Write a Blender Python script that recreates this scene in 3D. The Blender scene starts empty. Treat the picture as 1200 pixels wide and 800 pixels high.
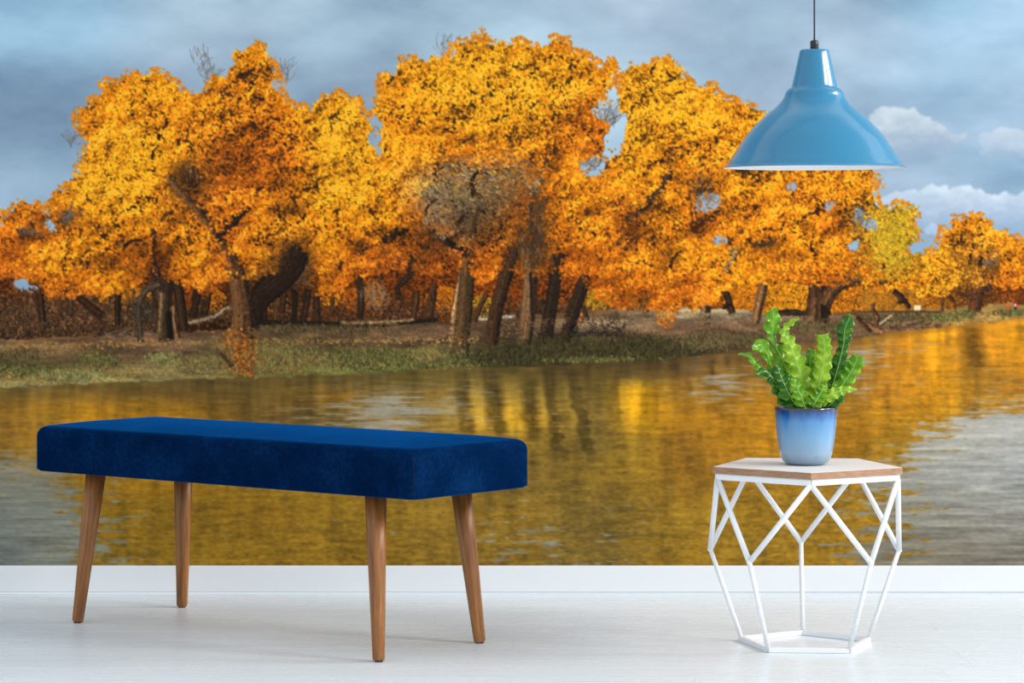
import bpy, bmesh, math
import numpy as np
from mathutils import Vector, Matrix

# ------------------------------------------------------------------ camera, light, exposure
scene = bpy.context.scene
COL = scene.collection
F_PX, HORIZON, CAM_H = 3122.0, 286.0, 0.95
WALL_Y = 7.268                       # face of the back wall (baseboard front is 7.252)

cam_data = bpy.data.cameras.new('camera')
cam = bpy.data.objects.new('camera', cam_data)
COL.objects.link(cam)
cam.location = (0, 0, CAM_H)
cam.rotation_euler = (math.pi / 2, 0, 0)
cam_data.sensor_width = 36
cam_data.lens = F_PX / 1200 * 36
cam_data.shift_y = (HORIZON - 400) / 1200
cam_data.clip_end = 100
scene.camera = cam

world = bpy.data.worlds.new('soft_daylight')
scene.world = world
world.use_nodes = True
bgn = world.node_tree.nodes['Background']
bgn.inputs[0].default_value = (0.87, 0.94, 1.0, 1)
bgn.inputs[1].default_value = 1.03


def window_light(name, loc, aim, w, h, power):
    d = bpy.data.lights.new(name, 'AREA')
    d.shape = 'RECTANGLE'
    d.size, d.size_y, d.energy = w, h, power
    d.color = (1.0, 0.97, 0.925)
    o = bpy.data.objects.new(name, d)
    COL.objects.link(o)
    o.location = loc
    o.rotation_euler = (Vector(aim) - Vector(loc)).to_track_quat('-Z', 'Y').to_euler()
    return o


WIN = [(1.2, 3.0), (5.4, 7.0)]       # y spans of the two tall clerestory windows in the far right wall
WIN_Z = (3.4, 5.8)
WX = 8.2
for i, (a, b) in enumerate(WIN):
    window_light('window_daylight', (WX - 0.02, (a + b) / 2, sum(WIN_Z) / 2), (WX - 1, (a + b) / 2, sum(WIN_Z) / 2),
                 WIN_Z[1] - WIN_Z[0], b - a, (580, 450)[i])

vs = scene.view_settings
vs.view_transform = 'Standard'
vs.look = 'None'
vs.gamma = 1
vs.use_curve_mapping = False
vs.exposure = 0.0


# ------------------------------------------------------------------ helpers
def srgb(r, g, b):
    def f(c):
        c /= 255
        return c / 12.92 if c <= .04045 else ((c + .055) / 1.055) ** 2.4
    return (f(r), f(g), f(b), 1)


def link(name, mesh, mat=None, parent=None, smooth=False, loc=None):
    o = bpy.data.objects.new(name, mesh)
    COL.objects.link(o)
    if mat and not mesh.materials:
        mesh.materials.append(mat)
    if parent:
        o.parent = parent
    if loc:
        o.location = loc
    if smooth:
        mesh.polygons.foreach_set('use_smooth', [True] * len(mesh.polygons))
    return o


def from_bm(name, bm, mat, parent=None, smooth=False, loc=None):
    bmesh.ops.recalc_face_normals(bm, faces=bm.faces)
    me = bpy.data.meshes.new(name)
    bm.to_mesh(me)
    bm.free()
    return link(name, me, mat, parent, smooth, loc)


def empty(name, loc, label, cat, rotz=0, group=None):
    o = bpy.data.objects.new(name, None)
    COL.objects.link(o)
    o.location = loc
    o.rotation_euler = (0, 0, rotz)
    o.empty_display_size = .05
    o['label'] = label
    o['category'] = cat
    if group:
        o['group'] = group
    return o


def box_bm(x0, x1, y0, y1, z0, z1, bevel=0, seg=1, bm=None):
    b2 = bmesh.new()
    m = Matrix.Translation(((x0 + x1) / 2, (y0 + y1) / 2, (z0 + z1) / 2)) @ Matrix.Diagonal((x1 - x0, y1 - y0, z1 - z0, 1))
    bmesh.ops.create_cube(b2, size=1, matrix=m)
    if bevel:
        bmesh.ops.bevel(b2, geom=b2.edges[:], offset=bevel, segments=seg, affect='EDGES', profile=.5)
    if bm is None:
        return b2
    me = bpy.data.meshes.new('t')
    b2.to_mesh(me)
    b2.free()
    bm.from_mesh(me)
    bpy.data.meshes.remove(me)
    return bm


def tube_bm(p0, p1, r0, r1=None, seg=14, bm=None, rings=((0, 1), (1, 1)), caps=True):
    """tube from p0 to p1; rings = (t, radius factor) along it"""
    bm = bm or bmesh.new()
    p0, p1 = Vector(p0), Vector(p1)
    r1 = r0 if r1 is None else r1
    d = (p1 - p0).normalized()
    s = d.cross(Vector((0, 1, 0)) if abs(d.y) < .9 else Vector((1, 0, 0))).normalized()
    t = d.cross(s)
    loops = []
    for k, fct in rings:
        c = p0.lerp(p1, k)
        r = (r0 + (r1 - r0) * k) * fct
        loops.append([bm.verts.new(c + (s * math.cos(a) + t * math.sin(a)) * r) for a in (i * 2 * math.pi / seg for i in range(seg))])
    for A, B in zip(loops, loops[1:]):
        for i in range(seg):
            bm.faces.new((A[i], A[(i + 1) % seg], B[(i + 1) % seg], B[i]))
    if caps:
        bm.faces.new(loops[0][::-1])
        bm.faces.new(loops[-1])
    return bm


def path_tube_bm(pts, radii, seg=8, bm=None):
    bm = bm or bmesh.new()
    loops = []
    n = len(pts)
    prev = None
    for i, p in enumerate(pts):
        d = (Vector(pts[min(i + 1, n - 1)]) - Vector(pts[max(i - 1, 0)])).normalized()
        s = d.cross(Vector((0, 1, 0)) if prev is None else prev)
        if s.length < 1e-4:
            s = d.cross(Vector((1, 0, 0)))
        s.normalize()
        t = d.cross(s).normalized()
        prev = t if prev is None else t
        r = radii[i] if hasattr(radii, '__len__') else radii
        loops.append([bm.verts.new(Vector(p) + (s * math.cos(a) + t * math.sin(a)) * r) for a in (k * 2 * math.pi / seg for k in range(seg))])
        prev = s.cross(d).normalized() * -1 if False else Vector((0, 1, 0))
    for A, B in zip(loops, loops[1:]):
        for i in range(seg):
            bm.faces.new((A[i], A[(i + 1) % seg], B[(i + 1) % seg], B[i]))
    bm.faces.new(loops[0][::-1])
    bm.faces.new(loops[-1])
    return bm


def lathe_bm(prof, seg=96, close_bottom=False, close_top=False, bm=None):
    bm = bm or bmesh.new()
    loops = [[bm.verts.new((r * math.cos(a), r * math.sin(a), z)) for a in (i * 2 * math.pi / seg for i in range(seg))] for r, z in prof]
    for A, B in zip(loops, loops[1:]):
        for i in range(seg):
            bm.faces.new((A[i], A[(i + 1) % seg], B[(i + 1) % seg], B[i]))
    if close_bottom:
        bm.faces.new(loops[0][::-1])
    if close_top:
        bm.faces.new(loops[-1])
    return bm


class Mat:
    def __init__(s, name, base=(.8, .8, .8, 1), rough=.5, spec=.5, **kw):
        s.m = bpy.data.materials.new(name)
        s.m.use_nodes = True
        s.nt = s.m.node_tree
        s.b = s.nt.nodes['Principled BSDF']
        s.b.inputs['Base Color'].default_value = base
        s.b.inputs['Roughness'].default_value = rough
        s.b.inputs['Specular IOR Level'].default_value = spec
        for k, v in kw.items():
            s.b.inputs[k.replace('_', ' ')].default_value = v

    def n(s, t, **kw):
        nd = s.nt.nodes.new(t)
        for k, v in kw.items():
            if k.startswith('i_'):
                nd.inputs[k[2:].replace('_', ' ')].default_value = v
            else:
                setattr(nd, k, v)
        return nd

    def l(s, a, b):
        s.nt.links.new(a, b)

    def coords(s, scale=(1, 1, 1), kind='Object'):
        tc = s.n('ShaderNodeTexCoord')
        mp = s.n('ShaderNodeMapping')
        mp.inputs['Scale'].default_value = scale
        s.l(tc.outputs[kind], mp.inputs[0])
        return mp.outputs[0]

    def noise(s, scale, vec, detail=4, rough=.5):
        nd = s.n('ShaderNodeTexNoise', i_Scale=scale, i_Detail=detail, i_Roughness=rough)
        s.l(vec, nd.inputs['Vector'])
        return nd.outputs['Fac']

    def ramp(s, fac, stops):
        r = s.n('ShaderNodeValToRGB')
        e = r.color_ramp.elements
        while len(e) < len(stops):
            e.new(.5)
        for el, (p, c) in zip(e, stops):
            el.position, el.color = p, c
        s.l(fac, r.inputs[0])
        return r.outputs[0]

    def bump(s, h, strength=.2, dist=.002):
        b = s.n('ShaderNodeBump', i_Strength=strength, i_Distance=dist)
        s.l(h, b.inputs['Height'])
        s.l(b.outputs[0], s.b.inputs['Normal'])

    def col(s, c):
        s.l(c, s.b.inputs['Base Color'])


# ------------------------------------------------------------------ materials
m_white_wall = Mat('white_wall_paint', (.86, .87, .88, 1), .7, .3)
v = m_white_wall.coords()
m_white_wall.bump(m_white_wall.noise(180, v, 3), .08, .001)

m_base = Mat('white_baseboard_paint', (.86, .875, .885, 1), .45, .4)
v = m_base.coords((.6, 1, 1))
m_base.col(m_base.ramp(m_base.noise(2.5, v, 3), [(.3, (.79, .81, .825, 1)), (.7, (.82, .83, .84, 1))]))

m_floor = Mat('white_painted_planks', (.8, .83, .86, 1), .3, .4)
v = m_floor.coords((.9, 16, 1))
oi = m_floor.n('ShaderNodeObjectInfo')
add = m_floor.n('ShaderNodeVectorMath', operation='ADD')
sc_ = m_floor.n('ShaderNodeVectorMath', operation='SCALE')
comb = m_floor.n('ShaderNodeCombineXYZ')
m_floor.l(oi.outputs['Random'], comb.inputs[0])
m_floor.l(oi.outputs['Random'], comb.inputs[1])
m_floor.l(comb.outputs[0], sc_.inputs[0])
sc_.inputs['Scale'].default_value = 37
m_floor.l(v, add.inputs[0])
m_floor.l(sc_.outputs[0], add.inputs[1])
gr = m_floor.noise(2.2, add.outputs[0], 6, .6)
c1 = m_floor.ramp(gr, [(.25, (.725, .785, .835, 1)), (.5, (.755, .81, .855, 1)), (.8, (.785, .83, .87, 1))])
mixp = m_floor.n('ShaderNodeMix', data_type='RGBA', blend_type='MULTIPLY')
mixp.inputs[0].default_value = 1
m_floor.l(c1, mixp.inputs[6])
m_floor.l(m_floor.ramp(oi.outputs['Random'], [(0, (.975, .98, .985, 1)), (1, (1, 1, 1, 1))]), mixp.inputs[7])
m_floor.col(mixp.outputs[2])
m_floor.l(m_floor.ramp(gr, [(.3, (.34,) * 3 + (1,)), (.7, (.24,) * 3 + (1,))]), m_floor.b.inputs['Roughness'])
m_floor.bump(gr, .03, .001)

m_steel = Mat('white_powder_coated_steel', (.86, .87, .885, 1), .35, .5)
v = m_steel.coords()
m_steel.bump(m_steel.noise(900, v, 2), .04, .0003)

m_top = Mat('whitewashed_ash_veneer', (.8, .76, .7, 1), .45, .4)
v = m_top.coords((3, 30, 3))
m_top.col(m_top.ramp(m_top.noise(3, v, 6, .6), [(.25, (.70, .65, .60, 1)), (.6, (.80, .77, .735, 1)), (.85, (.84, .82, .80, 1))]))

m_edge = Mat('oak_edge_band', (.4, .25, .15, 1), .55, .3)
v = m_edge.coords((6, 6, 60))
m_edge.col(m_edge.ramp(m_edge.noise(6, v, 5, .6), [(.25, srgb(138, 100, 74)), (.6, srgb(174, 134, 104)), (.85, srgb(198, 162, 132))]))

m_wood = Mat('oiled_walnut_legs', (.3, .16, .07, 1), .4, .45)
v = m_wood.coords((34, 34, 2.2))
g1 = m_wood.noise(3.2, v, 6, .62)
wcol = m_wood.ramp(g1, [(.22, srgb(84, 48, 20)), (.45, srgb(130, 80, 36)), (.62, srgb(156, 101, 48)), (.82, srgb(182, 128, 66))])
m_wood.col(wcol)
m_wood.bump(g1, .12, .001)

m_velvet = Mat('navy_velvet', (.004, .03, .1, 1), .9, .0)
m_velvet.b.inputs['Sheen Weight'].default_value = .5
m_velvet.b.inputs['Sheen Roughness'].default_value = .3
m_velvet.b.inputs['Sheen Tint'].default_value = (.01, .25, .9, 1)
v = m_velvet.coords((1, 1, 1))
n1 = m_velvet.noise(9, v, 5, .6)
n2 = m_velvet.noise(110, v, 4, .7)
mx = m_velvet.n('ShaderNodeMix', data_type='FLOAT')
mx.inputs[0].default_value = .45
m_velvet.l(n1, mx.inputs[2])
m_velvet.l(n2, mx.inputs[3])
m_velvet.col(m_velvet.ramp(mx.outputs[0], [(.3, (.0005, .0062, .027, 1)), (.5, (.0012, .0115, .047, 1)), (.7, (.0034, .026, .092, 1))]))
m_velvet.bump(n2, .2, .0012)

m_seam = Mat('navy_seam', (.001, .009, .035, 1), .8, .2)
m_seam.bump(m_seam.noise(600, m_seam.coords(), 2), .2, .0005)

m_lamp = Mat('blue_enamel', srgb(8, 114, 154), .22, .6)
m_lamp.b.inputs['Coat Weight'].default_value = .5
m_lamp.b.inputs['Coat Roughness'].default_value = .06
m_lamp.bump(m_lamp.noise(300, m_lamp.coords(), 2), .015, .0005)
m_lampin = Mat('white_enamel_inside', (.86, .87, .88, 1), .4, .4)
m_lampin.bump(m_lampin.noise(200, m_lampin.coords(), 2), .02, .0005)
m_black = Mat('black_plastic', (.012, .012, .013, 1), .35, .5)
m_black.bump(m_black.noise(400, m_black.coords(), 2), .05, .0005)
m_cord = Mat('grey_cord_sheath', (.06, .06, .075, 1), .5, .4)
m_cord.bump(m_cord.noise(900, m_cord.coords(), 2), .1, .0004)

m_pot = Mat('blue_reactive_glaze', (.2, .4, .7, 1), .18, .55)
m_pot.b.inputs['Coat Weight'].default_value = .6
m_pot.b.inputs['Coat Roughness'].default_value = .05
tc = m_pot.n('ShaderNodeTexCoord')
sx = m_pot.n('ShaderNodeSeparateXYZ')
m_pot.l(tc.outputs['Object'], sx.inputs[0])
nz = m_pot.noise(60, m_pot.coords((1, 1, .25)), 4)
ad = m_pot.n('ShaderNodeMath', operation='MULTIPLY_ADD')
m_pot.l(nz, ad.inputs[0])
ad.inputs[1].default_value = .022
m_pot.l(sx.outputs[2], ad.inputs[2])
mr = m_pot.n('ShaderNodeMapRange')
m_pot.l(ad.outputs[0], mr.inputs[0])
mr.inputs[1].default_value, mr.inputs[2].default_value = .011, .148
m_pot.col(m_pot.ramp(mr.outputs[0], [(0, srgb(112, 134, 156)), (.2, srgb(134, 162, 186)), (.45, srgb(112, 158, 194)), (.75, srgb(74, 136, 188)), (.87, srgb(30, 90, 156)), (.94, srgb(18, 54, 108)), (.985, srgb(38, 36, 48))]))
m_soil = Mat('dark_potting_soil', (.02, .013, .008, 1), .95, .1)
v = m_soil.coords()
m_soil.bump(m_soil.noise(180, v, 4), .8, .006)


def leaf_mat(name, dark, mid, light):
    m = Mat(name, mid, .22, .6)
    oi = m.n('ShaderNodeObjectInfo')
    v = m.coords((1, 1, 1))
    n = m.noise(45, v, 4, .6)
    c = m.ramp(n, [(.3, dark), (.52, mid), (.72, light)])
    m.col(c)
    m.bump(m.noise(260, v, 3), .12, .001)
    tr = m.n('ShaderNodeBsdfTranslucent')
    m.l(c, tr.inputs[0])
    mixs = m.n('ShaderNodeMixShader')
    mixs.inputs[0].default_value = .35
    out = m.nt.nodes['Material Output']
    m.l(m.b.outputs[0], mixs.inputs[1])
    m.l(tr.outputs[0], mixs.inputs[2])
    m.l(mixs.outputs[0], out.inputs[0])
    return m


m_leaf = [leaf_mat('deep_green_leaf', srgb(34, 88, 8), srgb(62, 126, 12), srgb(104, 164, 30)),
          leaf_mat('fresh_green_leaf', srgb(78, 142, 12), srgb(122, 182, 26), srgb(168, 212, 70)),
          leaf_mat('yellow_green_leaf', srgb(116, 166, 14), srgb(156, 200, 30), srgb(192, 222, 72))]
m_rib = Mat('pale_midrib', srgb(176, 208, 96), .4, .4)
m_rib.bump(m_rib.noise(300, m_rib.coords(), 2), .1, .0005)


# ------------------------------------------------------------------ the room
def structure(o):
    o['kind'] = 'structure'
    return o


structure(from_bm('wall_back', box_bm(-4.6, WX, WALL_Y + .0, WALL_Y + .15, 0, 4.6), m_white_wall.m))
structure(from_bm('baseboard_back', box_bm(-4.6, WX, 7.252, WALL_Y, .003, .0743, .0022, 2), m_base.m))
wr = box_bm(WX, WX + .2, -1, WALL_Y, 0, WIN_Z[0])
box_bm(WX, WX + .2, -1, WALL_Y, WIN_Z[1], 6.4, bm=wr)
ys = [-1, *sum(([a, b] for a, b in WIN), []), WALL_Y]
for a, b in zip(ys[::2], ys[1::2]):
    box_bm(WX, WX + .2, a, b, *WIN_Z, bm=wr)
structure(from_bm('wall_right', wr, m_white_wall.m))
for i, (a, b) in enumerate(WIN):
    fb = bmesh.new()
    for y0, y1, z0, z1 in ((a, a + .05, *WIN_Z), (b - .05, b, *WIN_Z), (a + .05, b - .05, WIN_Z[0], WIN_Z[0] + .05), (a + .05, b - .05, WIN_Z[1] - .05, WIN_Z[1])):
        box_bm(WX + .02, WX + .08, y0, y1, z0, z1, bm=fb)
    structure(from_bm('window_%d' % (i + 1), fb, m_base.m))
structure(from_bm('trim_1', box_bm(-4.6, WX, 6.24, 6.40, 2.9, 3.1, .004), m_base.m))     # ceiling beam the lamp hangs from

# floor: a slab with painted planks laid along the wall
floor = structure(from_bm('floor', box_bm(-4.6, WX, -1, WALL_Y, -.12, -.014), m_floor.m))
PW, PL = .142, 1.62
rng = np.random.default_rng(5)
plank_meshes = {}
row = 0
y1 = 7.2535
while y1 > 3.3:
    y0 = y1 - PW
    x = -3.9 + rng.uniform(0, PL) - PL
    while x < 2.9:
        x1 = x + PL
        if x1 > -3.9:
            key = 'p'
            if key not in plank_meshes:
                bm = box_bm(-PL / 2 + .0001, PL / 2 - .0001, -PW / 2 + .0001, PW / 2 - .0001, -.014, 0, .0004, 1)
                me = bpy.data.meshes.new('plank')
                bm.to_mesh(me)
                bm.free()
                me.materials.append(m_floor.m)
                plank_meshes[key] = me
            o = bpy.data.objects.new('plank', plank_meshes[key])
            COL.objects.link(o)
            o.parent = floor
            o.location = ((x + x1) / 2, (y0 + y1) / 2, 0)
        x = x1
    y1 = y0
near = from_bm('near_boards', box_bm(-4.6, WX, -1, y1, -.014, 0), m_floor.m, floor)


# ------------------------------------------------------------------ the mural: a flat print, painted procedurally into a colour grid
def paint_mural():
    W, H, S = 1200, 664, 2
    R = np.random.default_rng(11)
    f32 = np.float32
    h, w = H * S, W * S
    X = ((np.arange(w) + .5) / S).astype(f32)[None, :].repeat(h, 0)
    Y = ((np.arange(h) + .5) / S).astype(f32)[:, None].repeat(w, 1)

    def grid(xs, ys, vals):
        vals = np.asarray(vals, float)
        if vals.ndim == 2:
            vals = vals[..., None]
        px, py = X[0], Y[:, 0]
        tmp = np.stack([np.stack([np.interp(px, xs, vals[j, :, c]) for c in range(vals.shape[2])], -1) for j in range(len(ys))])
        j = np.clip(np.searchsorted(ys, py) - 1, 0, len(ys) - 2)
        t = np.clip((py - np.asarray(ys)[j]) / (np.asarray(ys)[j + 1] - np.asarray(ys)[j]), 0, 1)[:, None, None]
        return (tmp[j] * (1 - t) + tmp[j + 1] * t).astype(f32).squeeze()

    def noise(cx, cy, octv=1, gain=.5):
        out = np.zeros((h, w), f32)
        amp, tot = 1., 0.
        for _ in range(octv):
            gw, gh = int(W / cx) + 3, int(H / cy) + 3
            g = R.random((gh, gw)).astype(f32)
            ix, iy = X[0] / cx, Y[:, 0] / cy
            a, b = ix.astype(int), iy.astype(int)
            tx, ty = ix - a, iy - b
            tx, ty = tx * tx * (3 - 2 * tx), ty * ty * (3 - 2 * ty)
            rowi = g[:, a] * (1 - tx) + g[:, a + 1] * tx
            out += amp * (rowi[b] * (1 - ty)[:, None] + rowi[b + 1] * ty[:, None])
            tot += amp
            amp *= gain
            cx, cy = max(cx / 2, .6), max(cy / 2, .6)
        return out / tot

    def blur(a, r):
        r = int(r * S)
        if r < 1:
            return a
        for ax in (0, 1):
            pad = [(0, 0)] * a.ndim
            pad[ax] = (r + 1, r)
            c = np.cumsum(np.pad(a, pad, mode='edge'), ax, dtype=np.float64)
            n = a.shape[ax]
            a = ((np.take(c, range(2 * r + 1, 2 * r + 1 + n), ax) - np.take(c, range(0, n), ax)) / (2 * r + 1)).astype(f32)
        return a

    def poly(pts, jx=None, jy=None):
        P = np.asarray(pts, float)
        x = X if jx is None else X + jx
        y = Y if jy is None else Y + jy
        m = np.zeros((h, w), bool)
        y0 = max(int((P[:, 1].min() - 12) * S), 0)
        y1_ = min(int((P[:, 1].max() + 12) * S) + 1, h)
        xs_, ys_ = x[y0:y1_], y[y0:y1_]
        mm = m[y0:y1_]
        for (ax, ay), (bx, by) in zip(P, np.roll(P, -1, 0)):
            if ay == by:
                continue
            lo, hi = min(ay, by), max(ay, by)
            mm ^= (ys_ >= lo) & (ys_ < hi) & (xs_ < ax + (ys_ - ay) * (bx - ax) / (by - ay))
        return m

    img = np.zeros((h, w, 3), f32)

    def dabs(x, y, a, b, th, col):
        """opaque rotated ellipses, later ones on top"""
        x, y, a, b, th = [np.broadcast_to(np.asarray(q, f32), np.shape(x)) for q in (x, y, a, b, th)]
        col = np.broadcast_to(np.asarray(col, f32), (len(x), 3))
        K = int(math.ceil(max(a.max(), b.max()) * S)) + 1
        o = np.arange(-K, K + 1)
        ox, oy = [q.ravel() for q in np.meshgrid(o, o)]
        flat = img.reshape(-1, 3)
        ch = max(1, 3_000_000 // len(ox))
        for i in range(0, len(x), ch):
            sl = slice(i, i + ch)
            xi, yi = np.floor(x[sl] * S).astype(int), np.floor(y[sl] * S).astype(int)
            gx, gy = xi[:, None] + ox, yi[:, None] + oy
            dx, dy = gx + .5 - (x[sl] * S)[:, None], gy + .5 - (y[sl] * S)[:, None]
            c, s = np.cos(th[sl])[:, None], np.sin(th[sl])[:, None]
            u, v_ = (dx * c + dy * s) / (a[sl] * S)[:, None], (-dx * s + dy * c) / (b[sl] * S)[:, None]
            ok = (u * u + v_ * v_ < 1) & (gx >= 0) & (gx < w) & (gy >= 0) & (gy < h)
            k = np.nonzero(ok)
            flat[gy[k] * w + gx[k]] = col[sl][k[0]]

    def at(a, x, y):
        return a[np.clip((np.asarray(y) * S).astype(int), 0, h - 1), np.clip((np.asarray(x) * S).astype(int), 0, w - 1)]

    def mix(mask, col):
        nonlocal img
        img += (np.asarray(col, f32) - img) * mask[..., None].astype(f32)

    def spline(pts, n):
        P = np.asarray(pts, float)
        t = np.linspace(0, len(P) - 1, n)
        i = np.clip(t.astype(int), 0, len(P) - 2)
        u = (t - i)[:, None]
        p0, p1, p2, p3 = P[np.maximum(i - 1, 0)], P[i], P[i + 1], P[np.minimum(i + 2, len(P) - 1)]
        return .5 * (2 * p1 + (p2 - p0) * u + (2 * p0 - 5 * p1 + 4 * p2 - p3) * u ** 2 + (3 * p1 - p0 - 3 * p2 + p3) * u ** 3)

    def trunk(pts, base, lit=.35, side=-1, rough=.22):
        """tapered limb; pts (x, y, halfwidth); bark streaks run along it, lit on one side"""
        P = spline(pts, max(8, int(sum(math.hypot(b[0] - a[0], b[1] - a[1]) for a, b in zip(pts, pts[1:])) * 1.2)))
        T = np.gradient(P[:, :2], axis=0)
        T /= np.linalg.norm(T, axis=1)[:, None] + 1e-6
        N = np.stack([-T[:, 1], T[:, 0]], 1)
        N *= np.where(N[:, :1] > 0, 1, -1)
        m = int(np.clip(P[:, 2].max() * 2.2, 3, 40))
        s = np.linspace(-1, 1, m)
        streak = R.normal(0, rough, m)
        xs_ = (P[:, None, 0] + N[:, None, 0] * s * P[:, None, 2]).ravel() + R.normal(0, .3, m * len(P))
        ys_ = (P[:, None, 1] + N[:, None, 1] * s * P[:, None, 2]).ravel() + R.normal(0, .5, m * len(P))
        sh = 1 + lit * (side * s)[None] + streak[None] + R.normal(0, rough * .8, (len(P), m))
        sh *= 1 - .35 * np.abs(s)[None] ** 3
        col = np.asarray(base) * np.clip(sh, .25, 2.2).reshape(-1, 1)
        th = np.arctan2(T[:, 1], T[:, 0])[:, None].repeat(m, 1).ravel()
        p = R.permutation(len(xs_))
        wd = np.minimum(P[:, None, 2].repeat(m, 1).ravel(), .9)
        dabs(xs_[p], ys_[p], 1.5, np.maximum(wd[p], .4), th[p], col[p])

    def twigs(cx, cy, rx, ry, n, cols, ln=(8, 20), wd=.42, ang=None, spread=3.14, curl=.25):
        r, a = np.sqrt(R.random(n)), R.random(n) * 2 * math.pi
        x, y = cx + rx * r * np.cos(a), cy + ry * r * np.sin(a)
        L = R.uniform(*ln, n)
        t0 = (R.random(n) * 2 - 1) * spread + (ang if ang is not None else 0)
        c = np.asarray(cols, float)[R.integers(0, len(cols), n)] * R.uniform(.75, 1.2, (n, 1))
        k = R.normal(0, curl, n)
        m = 14
        for j in range(m):
            th = t0 + k * (j - m / 2) / m * 3
            dabs(x, y, L / m * .75 + .3, wd, th, c)
            x, y = x + np.cos(th) * L / m, y + np.sin(th) * L / m

    # ---- sky
    sx_ = [0, 100, 200, 300, 400, 450, 500, 600, 700, 800, 900, 1000, 1100, 1200]
    sy_ = [0, 50, 100, 150, 200, 250, 300]
    C = {'a': (150, 184, 205), 'b': (160, 181, 196), 'c': (172, 196, 210), 'd': (150, 168, 185), 'e': (138, 156, 175), 'f': (118, 142, 164),
         'g': (106, 131, 153), 'h': (142, 167, 187), 'i': (151, 177, 197), 'j': (160, 182, 200), 'k': (148, 165, 184), 'l': (142, 171, 198)}
    rows = ['aabbbbbbddbdai', 'aabdcbbcbebdii', 'ffebdedcccejij', 'gfeegeeccdekjj', 'hhhhhhhhhdkkji', 'hhhhhhhhhkkkkj', 'hhhhhhhhhkklll']
    sky = grid(sx_, sy_, [[C[c] for c in r] for r in rows])
    sky = blur(sky, 22)
    n1 = noise(150, 60, 5, .55)
    n2 = noise(70, 42, 5, .6)
    sky += ((n1 - .5) * 62 + (n2 - .5) * 26)[..., None] * np.array([1, .92, .82], f32)

    def cloud(pts, top, bot, y0, y1):
        jx, jy = (noise(14, 12, 3) - .5) * 22, (noise(14, 12, 3) - .5) * 16
        m = blur(poly(pts, jx, jy).astype(f32), 1.6)
        soft = np.clip((y1 + 6 - Y) / (.45 * (y1 - y0)), 0, 1)
        t = np.clip((Y - y0) / (y1 - y0) + (noise(16, 10, 3) - .5) * .8, 0, 1)[..., None]
        colr = np.array(top, f32) * (1 - t) + np.array(bot, f32) * t
        k = (m * soft)[..., None]
        sky[:] = sky * (1 - k) + colr * k
    cloud([(1012, 152), (1022, 130), (1036, 122), (1056, 126), (1072, 128), (1084, 136), (1098, 146), (1116, 152), (1134, 158), (1120, 178), (1090, 190), (1040, 190), (1018, 176)],
          (194, 203, 208), (148, 163, 183), 124, 182)
    cloud([(1148, 168), (1160, 152), (1176, 148), (1192, 154), (1206, 158), (1206, 186), (1170, 188), (1152, 180)], (186, 197, 206), (152, 169, 190), 148, 186)
    cloud([(1024, 236), (1044, 230), (1070, 224), (1092, 217), (1112, 220), (1126, 217), (1150, 222), (1166, 230), (1206, 222), (1206, 262), (1110, 264), (1040, 262)],
          (200, 211, 219), (154, 170, 193), 217, 262)
    cloud([(1082, 268), (1096, 262), (1120, 268), (1104, 276), (1086, 276)], (176, 188, 206), (160, 180, 208), 262, 276)
    img[:] = sky

    # ---- tree line silhouette
    skyline = [(-5, 268), (5, 255), (15, 243), (28, 236), (40, 240), (50, 246), (55, 248), (57, 236), (62, 228), (72, 222), (82, 217), (86, 206), (97, 200), (92, 190), (93, 180),
               (102, 172), (96, 160), (90, 148), (92, 138), (89, 130), (96, 122), (107, 119), (113, 116), (117, 107), (129, 98), (141, 94), (151, 88), (160, 84), (168, 88), (178, 81),
               (187, 83), (196, 92), (204, 97), (209, 107), (222, 107), (236, 106), (243, 99), (249, 89), (258, 92), (264, 84), (271, 79), (275, 68), (282, 60), (292, 55), (303, 53),
               (312, 67), (321, 76), (326, 86), (319, 96), (323, 108), (332, 114), (341, 120), (346, 130), (354, 126), (364, 128), (373, 123), (379, 115), (393, 110), (410, 112),
               (419, 118), (427, 130), (433, 142), (437, 158), (440, 142), (439, 124), (443, 110), (448, 104), (449, 91), (462, 82), (469, 70), (479, 66), (491, 71), (505, 75), (520, 70),
               (530, 64), (534, 52), (546, 45), (556, 39), (566, 33), (569, 46), (576, 55), (589, 52), (600, 56), (610, 45), (617, 52), (630, 53), (643, 50), (656, 45), (668, 50), (677, 58),
               (690, 62), (698, 70), (703, 76), (713, 68), (719, 71), (722, 82), (718, 94), (712, 106), (704, 112), (706, 122), (722, 118), (728, 104), (730, 88), (736, 82), (744, 80), (754, 75),
               (766, 76), (778, 69), (783, 66), (791, 76), (800, 82), (806, 92), (816, 98), (823, 103), (831, 98), (840, 108), (849, 112), (861, 119), (876, 122), (888, 127), (900, 132),
               (940, 150), (990, 172), (1024, 198), (1029, 206), (1025, 218), (1022, 228), (1030, 240), (1037, 242), (1045, 250), (1053, 237), (1060, 249), (1071, 240), (1072, 253), (1068, 261),
               (1075, 268), (1069, 280), (1064, 292), (1074, 297), (1083, 301), (1096, 300), (1105, 294), (1108, 286), (1102, 272), (1110, 262), (1119, 257), (1131, 258), (1139, 251), (1147, 255),
               (1157, 258), (1166, 265), (1174, 271), (1186, 277), (1191, 288), (1206, 287)]
    jx, jy = (noise(11, 11, 3, .7) - .5) * 24, (noise(11, 11, 3, .7) - .5) * 24
    crown = poly(skyline + [(1206, 404), (-5, 404)], jx, jy)
    gaps = np.zeros((h, w), bool)
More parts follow.
